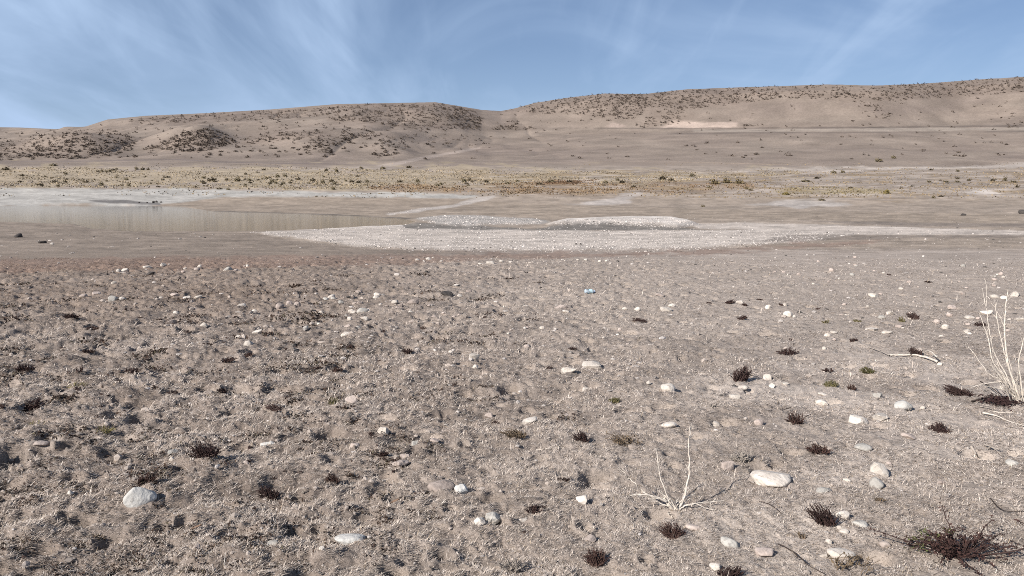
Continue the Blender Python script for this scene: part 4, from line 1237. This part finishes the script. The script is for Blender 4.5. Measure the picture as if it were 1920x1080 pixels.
def stem_object(name, base_px, stems, label, cat, r0, mat, extra=None):
    bx, by, bz = place(*base_px); bx, by = float(bx[0]), float(by[0]); bz = float(zfull(np.array([bx]), np.array([by]))[0])
    root = bpy.data.objects.new(name, None); COL.objects.link(root); root.location = (bx, by, bz)
    tag(root, label, cat)
    org = Vector((bx, by, bz))
    for (pts, lean, k) in stems:
        n = len(pts); P_ = []
        L_ = [0]
        for i in range(1, n): L_.append(L_[-1] + math.hypot(pts[i][0] - pts[i - 1][0], pts[i][1] - pts[i - 1][1]))
        for i, (qx, qy) in enumerate(pts):
            P_.append(on_ray(qx, qy, by + lean[0] + (lean[1] - lean[0]) * L_[i] / max(L_[-1], 1)) - org)
        V, Fq = [], []
        sp = smooth_pts(P_, 5, r0 * .4)
        tube(V, Fq, sp, r0 * k, r0 * k * .38, 6)
        Ls = sum((sp[i + 1] - sp[i]).length for i in range(len(sp) - 1))
        for q in range(int(2 + Ls * 9)):
            i = random.randint(max(1, len(sp) // 3), len(sp) - 2); d = (sp[i + 1] - sp[i]).normalized()
            o_ = d.orthogonal().normalized(); o_.rotate(Matrix.Rotation(random.uniform(0, 6.28), 3, d))
            l = random.uniform(.012, .06) * (.5 + Ls)
            e = sp[i] + (d * .8 + o_ * random.uniform(.3, .8)).normalized() * l
            tube(V, Fq, smooth_pts([sp[i], (sp[i] + e) / 2 + d * l * .1, e], 2), r0 * k * .33, r0 * k * .16, 4)
        link('stem', mesh_py('stem', V, Fq), mat, root)
    return root, org

random.seed(77)
tw = [([(1268, 958), (1279, 942), (1286, 921), (1293, 876), (1291, 836), (1294, 809), (1293, 797)], (0, .06), 1.0),
      ([(1262, 956), (1251, 946), (1253, 934), (1240, 901), (1233, 863), (1230, 840)], (0, .05), .95),
      ([(1262, 957), (1249, 940), (1213, 927), (1186, 902), (1164, 880)], (0, .10), .85),
      ([(1262, 956), (1249, 940), (1226, 931), (1204, 927), (1180, 928)], (0, -.03), 1.1),
      ([(1266, 958), (1256, 951), (1242, 945), (1223, 936)], (0, .02), .8),
      ([(1270, 957), (1284, 949), (1298, 945), (1320, 942), (1358, 938)], (0, .05), .9),
      ([(1270, 956), (1282, 945), (1294, 934)], (0, .03), .7),
      ([(1281, 934), (1283, 922), (1282, 909)], (.02, .03), .55),
      ([(1247, 939), (1244, 928), (1240, 920)], (.02, .02), .6),
      ([(1306, 945), (1330, 954), (1352, 958)], (.0, -.02), .5),
      ([(1264, 958), (1252, 962), (1262, 971)], (0, -.06), .7),
      ([(1270, 954), (1276, 944), (1270, 936)], (0, .02), .5),
      ([(1293, 806), (1298, 801), (1300, 797)], (.06, .07), .35),
      ([(1330, 941), (1333, 948), (1332, 954)], (.03, .0), .4)]
for q in range(9):
    x1 = 1268 + random.uniform(-5, 5); l = random.uniform(14, 40); a = random.uniform(-1.2, 1.2)
    tw.append(([(x1, 956), (x1 + a * l * .4, 954 - l * .5), (x1 + a * l, 955 - l * random.uniform(.5, 1.0))], (0, random.uniform(-.05, .08)), random.uniform(.45, .75)))
stem_object('twig_plant', (1266, 956), tw, 'small leafless plant with a few thin pale bleached stems', 'plant', .0056, M_bleach)

sh = [([(1914, 757), (1902, 720), (1890, 681), (1884, 624), (1884, 600), (1886, 572), (1890, 543)], (0, .05), 1.25),
      ([(1908, 752), (1896, 706), (1885, 668), (1874, 620), (1868, 586), (1867, 570)], (0, .16), .8),
      ([(1884, 616), (1878, 600), (1870, 584)], (.08, .09), .6),
      ([(1906, 748), (1890, 710), (1875, 683), (1862, 655), (1857, 629), (1853, 610)], (0, .10), .9),
      ([(1900, 742), (1880, 704), (1861, 676), (1854, 640), (1846, 614), (1837, 590)], (0, .05), 1.0),
      ([(1892, 722), (1872, 709), (1858, 704), (1838, 680), (1820, 655), (1813, 653)], (0, .04), .9),
      ([(1894, 722), (1884, 717), (1872, 716), (1845, 720), (1820, 727)], (0, -.06), .9),
      ([(1898, 738), (1872, 728), (1846, 724)], (0, -.03), .8),
      ([(1849, 576), (1845, 558), (1842, 540)], (.14, .2), .4),
      ([(1855, 622), (1850, 580), (1850, 540), (1846, 522)], (.1, .22), .45),
      ([(1918, 745), (1912, 701), (1911, 673), (1919, 637), (1922, 620)], (0, -.05), .9),
      ([(1917, 750), (1926, 700), (1936, 640), (1934, 580)], (0, .08), 1.1),
      ([(1918, 752), (1934, 712), (1958, 668)], (0, -.1), .9),
      ([(1917, 754), (1945, 724), (1985, 700)], (0, .0), .9),
      ([(1910, 752), (1888, 712), (1874, 690), (1870, 678)], (0, .0), .8),
      ([(1905, 745), (1880, 712), (1866, 694), (1859, 686)], (0, -.04), .7),
      ([(1912, 752), (1907, 728), (1906, 708)], (0, -.05), .8),
      ([(1902, 745), (1898, 700), (1892, 672)], (0, .03), .6),
      ([(1884, 716), (1868, 700), (1862, 690), (1859, 678)], (0, .02), .5),
      ([(1916, 757), (1916, 764), (1909, 776)], (0, -.1), .8),
      ([(1876, 714), (1875, 724), (1880, 731)], (0, -.02), .5),
      ([(1862, 656), (1859, 662), (1858, 668)], (.06, .06), .5),
      ([(1912, 753), (1898, 734), (1890, 726), (1886, 712)], (0, -.06), .9),
      ([(1915, 754), (1920, 728), (1921, 705)], (0, -.08), .8)]
for q in range(16):
    a = random.uniform(-1, 1); l = random.uniform(18, 60)
    x1 = 1908 + 14 * a + random.uniform(-8, 10); x2 = x1 + (a * 22 - 14) * l / 40 + random.uniform(-6, 6)
    sh.append(([(x1, 752 + random.uniform(-6, 4)), ((x1 + x2) / 2 + 3, 750 - l * .45), (x2, 748 - l)], (0, random.uniform(-.08, .1)), random.uniform(.4, .75)))
root, org = stem_object('bleached_shrub', (1914, 756), sh, 'tall leafless shrub of many bleached stems at the frame edge', 'shrub', .0064, M_bleach)
# dark litter caught in its base
LV, LF = [], []
for k in range(900):
    a = random.gauss(0, 1); b_ = random.gauss(0, 1)
    p = Vector((-.11 + .07 * a, .03 + .06 * b_, abs(random.gauss(0, .02))))
    s = random.uniform(.006, .016); u_ = Vector((random.gauss(0, 1), random.gauss(0, 1), random.gauss(0, .6))).normalized(); v_ = u_.orthogonal().normalized() * .4
    kk = len(LV)
    for q in (p - u_ * s, p + v_ * s, p + u_ * s, p - v_ * s): LV.append((q.x, q.y, q.z))
    LF.append((kk, kk + 1, kk + 2, kk + 3))
link('leaves', mesh_py('leaves', LV, LF), M_tuft['dark'][1], root)

# fallen sticks: pixel path on the ground, radius, material, label, heights
def stick(pts, r, mat, label, name='stick', cat='stick', lift=.012, wob=.002):
    P_ = []
    for (qx, qy) in pts:
        x, y, z = place(qx, qy); x = float(x[0]); y = float(y[0])
        P_.append(Vector((x, y, float(zfull(np.array([x]), np.array([y]))[0]) + r + lift * random.uniform(.3, 1))))
    o0 = P_[0].copy()
    V, Fq = [], []
    tube(V, Fq, smooth_pts([p - o0 for p in P_], 5, wob), r, r * .5, 6)
    o = link(name, mesh_py(name, V, Fq), mat); o.location = o0
    return tag(o, label, cat)
random.seed(3)
stick([(1759, 683), (1738, 676), (1712, 670), (1690, 669), (1665, 668)], .012, M_bleach, 'pale fallen branch with a bent thick end', 'fallen_branch', 'branch')
stick([(1757, 680), (1742, 671), (1727, 661)], .008, M_bleach, 'short pale twig crossing the end of the fallen branch', 'twig', 'twig', .05)
stick([(1668, 669), (1648, 659), (1628, 651)], .007, M_greytwig, 'thin grey stick in line with the fallen branch')
stick([(1843, 777), (1868, 783), (1890, 792), (1920, 804)], .006, M_bleach, 'long pale stick in front of the bleached shrub')
stick([(1862, 774), (1880, 775), (1900, 777)], .004, M_bleach, 'short pale stick right under the bleached shrub')
stick([(1838, 766), (1850, 768), (1862, 772)], .004, M_greytwig, 'short grey stick left of the pale ones')
stick([(1822, 752), (1850, 748), (1880, 744)], .007, M_darktwig, 'black stick lying left of the bleached shrub base')
stick([(1838, 720), (1856, 732), (1876, 744)], .005, M_darktwig, 'dark slanting stick left of the bleached shrub base', 'stick', 'stick', .06)
stick([(1460, 1019), (1486, 1038), (1512, 1060), (1545, 1082)], .0032, M_darktwig, 'long dark curved twig right of the smooth pinkish stone', 'twig', 'twig')
stick([(1424, 943), (1444, 954), (1466, 968)], .0028, M_darktwig, 'short dark twig below the large elongated white stone', 'twig', 'twig')
stick([(1820, 846), (1838, 850), (1855, 843), (1874, 850)], .008, M_greytwig, 'weathered driftwood scrap near the frame edge', 'driftwood', 'driftwood')
stick([(1846, 838), (1862, 846), (1880, 857)], .006, M_greytwig, 'second driftwood scrap crossing the first', 'driftwood', 'driftwood')
stick([(1856, 940), (1880, 958), (1925, 962)], .003, M_darktwig, 'dark curved twig at the frame edge above the big dead bush', 'twig', 'twig')
stick([(1892, 1012), (1925, 1026)], .003, M_darktwig, 'short black twig right of the big dead bush', 'twig', 'twig')
stick([(1005, 842), (1030, 844), (1058, 844)], .0018, M_bleach, 'thin pale straw stalk lying in open straw', 'stalk', 'stalk', .01)
stick([(1105, 838), (1112, 848)], .0025, M_bleach, 'short white stalk below the dark tuft', 'stalk', 'stalk', .01)
stick([(1482, 770), (1463, 778), (1458, 757)], .0025, M_darktwig, 'long curved dark twig leaning from the tuft', 'twig', 'twig', .03)
stick([(1508, 785), (1522, 780), (1536, 778)], .0028, M_darktwig, 'straight dark twig right of the tuft', 'twig', 'twig', .02)
stick([(935, 1085), (944, 1060), (940, 1045)], .0022, M_bleach, 'pale stalk in the grey stubble clump', 'stalk', 'stalk', .01)
stick([(296, 1078), (300, 1060), (304, 1050)], .0022, M_bleach, 'pale upright stalk at the bottom edge of the trampled soil', 'stalk', 'stalk', .01)
stick([(421, 1076), (424, 1060)], .0022, M_bleach, 'short pale stalk right of the thin stone chip', 'stalk', 'stalk', .01)
random.seed(8)
for (px, py, w) in ((1600, 1058, 120),):
    tuft(px, py, w, 40, 'brown', 'brownish green twigs sprawling in front of the broad white stone', .32)

# ------------------------------------------------------------------ plastic bottle
def lathe(prof, n=28, sx=1.0):
    V, Fq = [], []
    for (a, r) in prof:
        for j in range(n):
            t = 2 * math.pi * j / n; V.append((a, r * math.cos(t), r * math.sin(t)))
    for i in range(len(prof) - 1):
        for j in range(n): Fq.append((i * n + j, i * n + (j + 1) % n, (i + 1) * n + (j + 1) % n, (i + 1) * n + j))
    return V, Fq
bx, by, bz = place(1106, 551); bx, by = float(bx[0]), float(by[0]); bz = float(zfull(np.array([bx]), np.array([by]))[0])
bot = bpy.data.objects.new('plastic_bottle', None); COL.objects.link(bot); bot.location = (bx, by, bz + .045); bot.rotation_euler = (.2, .07, .42)
tag(bot, 'crumpled clear blue plastic bottle lying on the straw', 'bottle')
mp_ = bpy.data.materials.new('clear_plastic'); nt, N, L, P = nodes(mp_)
P.inputs['Base Color'].default_value = (.66, .75, .82, 1); P.inputs['Roughness'].default_value = .12; P.inputs['Transmission Weight'].default_value = .55; P.inputs['IOR'].default_value = 1.2
prof = [(-.095, 0), (-.095, .02), (-.092, .031), (-.08, .036), (-.06, .0335), (-.05, .036), (-.035, .0335), (-.02, .036), (.03, .036), (.045, .032), (.06, .022), (.068, .0145), (.08, .0138), (.082, .0138)]
V, Fq = lathe(prof)
V = [(a, b * (1 - .18 * math.sin(a * 60 + 1)), c * (.9 + .16 * math.sin(a * 45))) for a, b, c in V]
link('body', mesh_py('body', V, Fq), mp_, bot)
V, Fq = lathe([(-.028, .0385), (-.01, .0390), (.012, .0390), (.028, .0380)])
ml = mat_plain('bottle_label', (.52, .68, .72), .35, .25, 60); link('label', mesh_py('label', V, Fq), ml, bot)
V, Fq = lathe([(.078, .0), (.078, .0152), (.094, .0150), (.0945, .012), (.0945, 0)])
link('cap', mesh_py('cap', V, Fq), mat_plain('bottle_cap', (.42, .52, .70), .4, .1, 40), bot)

# brown dead leaf
def leaf(px, py, label):
    x, y, z = place(px, py); x = float(x[0]); y = float(y[0]); z = float(zfull(np.array([x]), np.array([y]))[0])
    V, Fq = [], []
    for i in range(7):
        t = i / 6; w = .010 * math.sin(math.pi * (t * .9 + .05))
        for s in (-1, 0, 1): V.append(((t - .5) * .05, s * w, .006 + .012 * t + (.006 if s else 0)))
    for i in range(6):
        for s in range(2): Fq.append((i * 3 + s, i * 3 + s + 1, i * 3 + s + 4, i * 3 + s + 3))
    o = link('dead_leaf', mesh_py('dead_leaf', V, Fq), mat_plain('leaf_brown', (.20, .13, .09), .8, .3, 60)); o.location = (x, y, z); o.rotation_euler.z = .6
    tag(o, label, 'leaf')
leaf(368, 1002, 'curled brown dead leaf on the straw below the big grey stone')
leaf(740, 950, 'dark curled leaf casting a thin shadow in the open straw')

# ------------------------------------------------------------------ light and sky
EL = math.radians(31); DIR = Vector((.72, .69, 0)).normalized()   # way the light travels
sun_d = bpy.data.lights.new('sun', 'SUN'); sun_d.energy = 5.0; sun_d.angle = math.radians(.53); sun_d.color = (1, .95, .88)
sun = bpy.data.objects.new('sun', sun_d); COL.objects.link(sun)
dv = Vector((DIR.x * math.cos(EL), DIR.y * math.cos(EL), -math.sin(EL)))
sun.rotation_euler = dv.to_track_quat('-Z', 'Y').to_euler(); sun.location = (-20, -20, 20)
W = bpy.data.worlds.new('World'); S.world = W; W.use_nodes = True
nt = W.node_tree; N = nt.nodes; L = nt.links
bg = N['Background']; bg.inputs[1].default_value = .047
sky = N.new('ShaderNodeTexSky'); sky.sky_type = 'NISHITA'; sky.sun_disc = False
sky.sun_elevation = EL; sky.sun_rotation = math.atan2(-DIR.x, -DIR.y); sky.altitude = 1200; sky.air_density = 1.0; sky.dust_density = .3; sky.ozone_density = 2.0
tc = N.new('ShaderNodeTexCoord'); sep = N.new('ShaderNodeSeparateXYZ'); L.new(tc.outputs['Generated'], sep.inputs[0])
zc = N.new('ShaderNodeMath'); zc.operation = 'ADD'; zc.inputs[1].default_value = .22; L.new(sep.outputs[2], zc.inputs[0])
zm = N.new('ShaderNodeMath'); zm.operation = 'MAXIMUM'; zm.inputs[1].default_value = .03; L.new(zc.outputs[0], zm.inputs[0])
dx_ = N.new('ShaderNodeMath'); dx_.operation = 'DIVIDE'; L.new(sep.outputs[0], dx_.inputs[0]); L.new(zm.outputs[0], dx_.inputs[1])
dy_ = N.new('ShaderNodeMath'); dy_.operation = 'DIVIDE'; L.new(sep.outputs[1], dy_.inputs[0]); L.new(zm.outputs[0], dy_.inputs[1])
cb_ = N.new('ShaderNodeCombineXYZ'); L.new(dx_.outputs[0], cb_.inputs[0]); L.new(dy_.outputs[0], cb_.inputs[1])
def cloud(rot, scx, scy, scale, lo, hi, detail=6, dist=.6, off=0):
    mp = N.new('ShaderNodeMapping'); mp.inputs['Rotation'].default_value = (0, 0, rot); mp.inputs['Scale'].default_value = (scx, scy, 1); mp.inputs['Location'].default_value = (off, off * .7, off)
    L.new(cb_.outputs[0], mp.inputs[0])
    t = N.new('ShaderNodeTexNoise'); t.inputs['Scale'].default_value = scale; t.inputs['Detail'].default_value = detail; t.inputs['Roughness'].default_value = .52; t.inputs['Distortion'].default_value = dist
    L.new(mp.outputs[0], t.inputs['Vector'])
    r = N.new('ShaderNodeMapRange'); r.interpolation_type = 'SMOOTHSTEP'; r.inputs[1].default_value = lo; r.inputs[2].default_value = hi
    L.new(t.outputs['Fac'], r.inputs[0]); return r
c1 = cloud(math.radians(-10), .8, .48, 1.05, .34, .66, 6, 1.2, 3.1)
c2 = cloud(math.radians(4), 3.0, .6, 1.6, .45, .72, 10, .7, 8.7)
ad = N.new('ShaderNodeMath'); ad.operation = 'MULTIPLY_ADD'; ad.inputs[1].default_value = .30; L.new(c2.outputs[0], ad.inputs[0]); L.new(c1.outputs[0], ad.inputs[2])
fd = N.new('ShaderNodeMapRange'); fd.interpolation_type = 'SMOOTHSTEP'; fd.inputs[1].default_value = .38; fd.inputs[2].default_value = .75; fd.inputs[3].default_value = .70; fd.inputs[4].default_value = .12
L.new(sep.outputs[2], fd.inputs[0])
am = N.new('ShaderNodeMath'); am.operation = 'MULTIPLY'; am.use_clamp = True; L.new(ad.outputs[0], am.inputs[0]); L.new(fd.outputs[0], am.inputs[1])
ab = N.new('ShaderNodeMath'); ab.operation = 'MULTIPLY_ADD'; ab.inputs[1].default_value = .24; L.new(fd.outputs[0], ab.inputs[0]); L.new(am.outputs[0], ab.inputs[2]); ab.use_clamp = True; 
hz = N.new('ShaderNodeMapRange'); hz.interpolation_type = 'SMOOTHSTEP'; hz.inputs[1].default_value = .02; hz.inputs[2].default_value = .26; hz.inputs[3].default_value = .30; hz.inputs[4].default_value = 0; L.new(sep.outputs[2], hz.inputs[0])
ac = N.new('ShaderNodeMath'); ac.operation = 'ADD'; ac.use_clamp = True; L.new(ab.outputs[0], ac.inputs[0]); L.new(hz.outputs[0], ac.inputs[1]); am = ac
mx = N.new('ShaderNodeMix'); mx.data_type = 'RGBA'
L.new(am.outputs[0], mx.inputs[0]); tn = N.new('ShaderNodeVectorMath'); tn.operation = 'MULTIPLY'; tn.inputs[1].default_value = (.92, .98, 1.13); L.new(sky.outputs[0], tn.inputs[0]); L.new(tn.outputs[0], mx.inputs[6]); mx.inputs[7].default_value = (6.6, 8.8, 12.3, 1)
L.new(mx.outputs[2], bg.inputs[0])

S.view_settings.view_transform = 'Standard'; S.view_settings.look = 'None'; S.view_settings.exposure = .58; S.view_settings.gamma = 1
S.render.engine = 'CYCLES'
S.cycles.pixel_filter_type = 'BLACKMAN_HARRIS'; S.cycles.filter_width = .95
S.cycles.max_bounces = 6; S.cycles.use_denoising = False
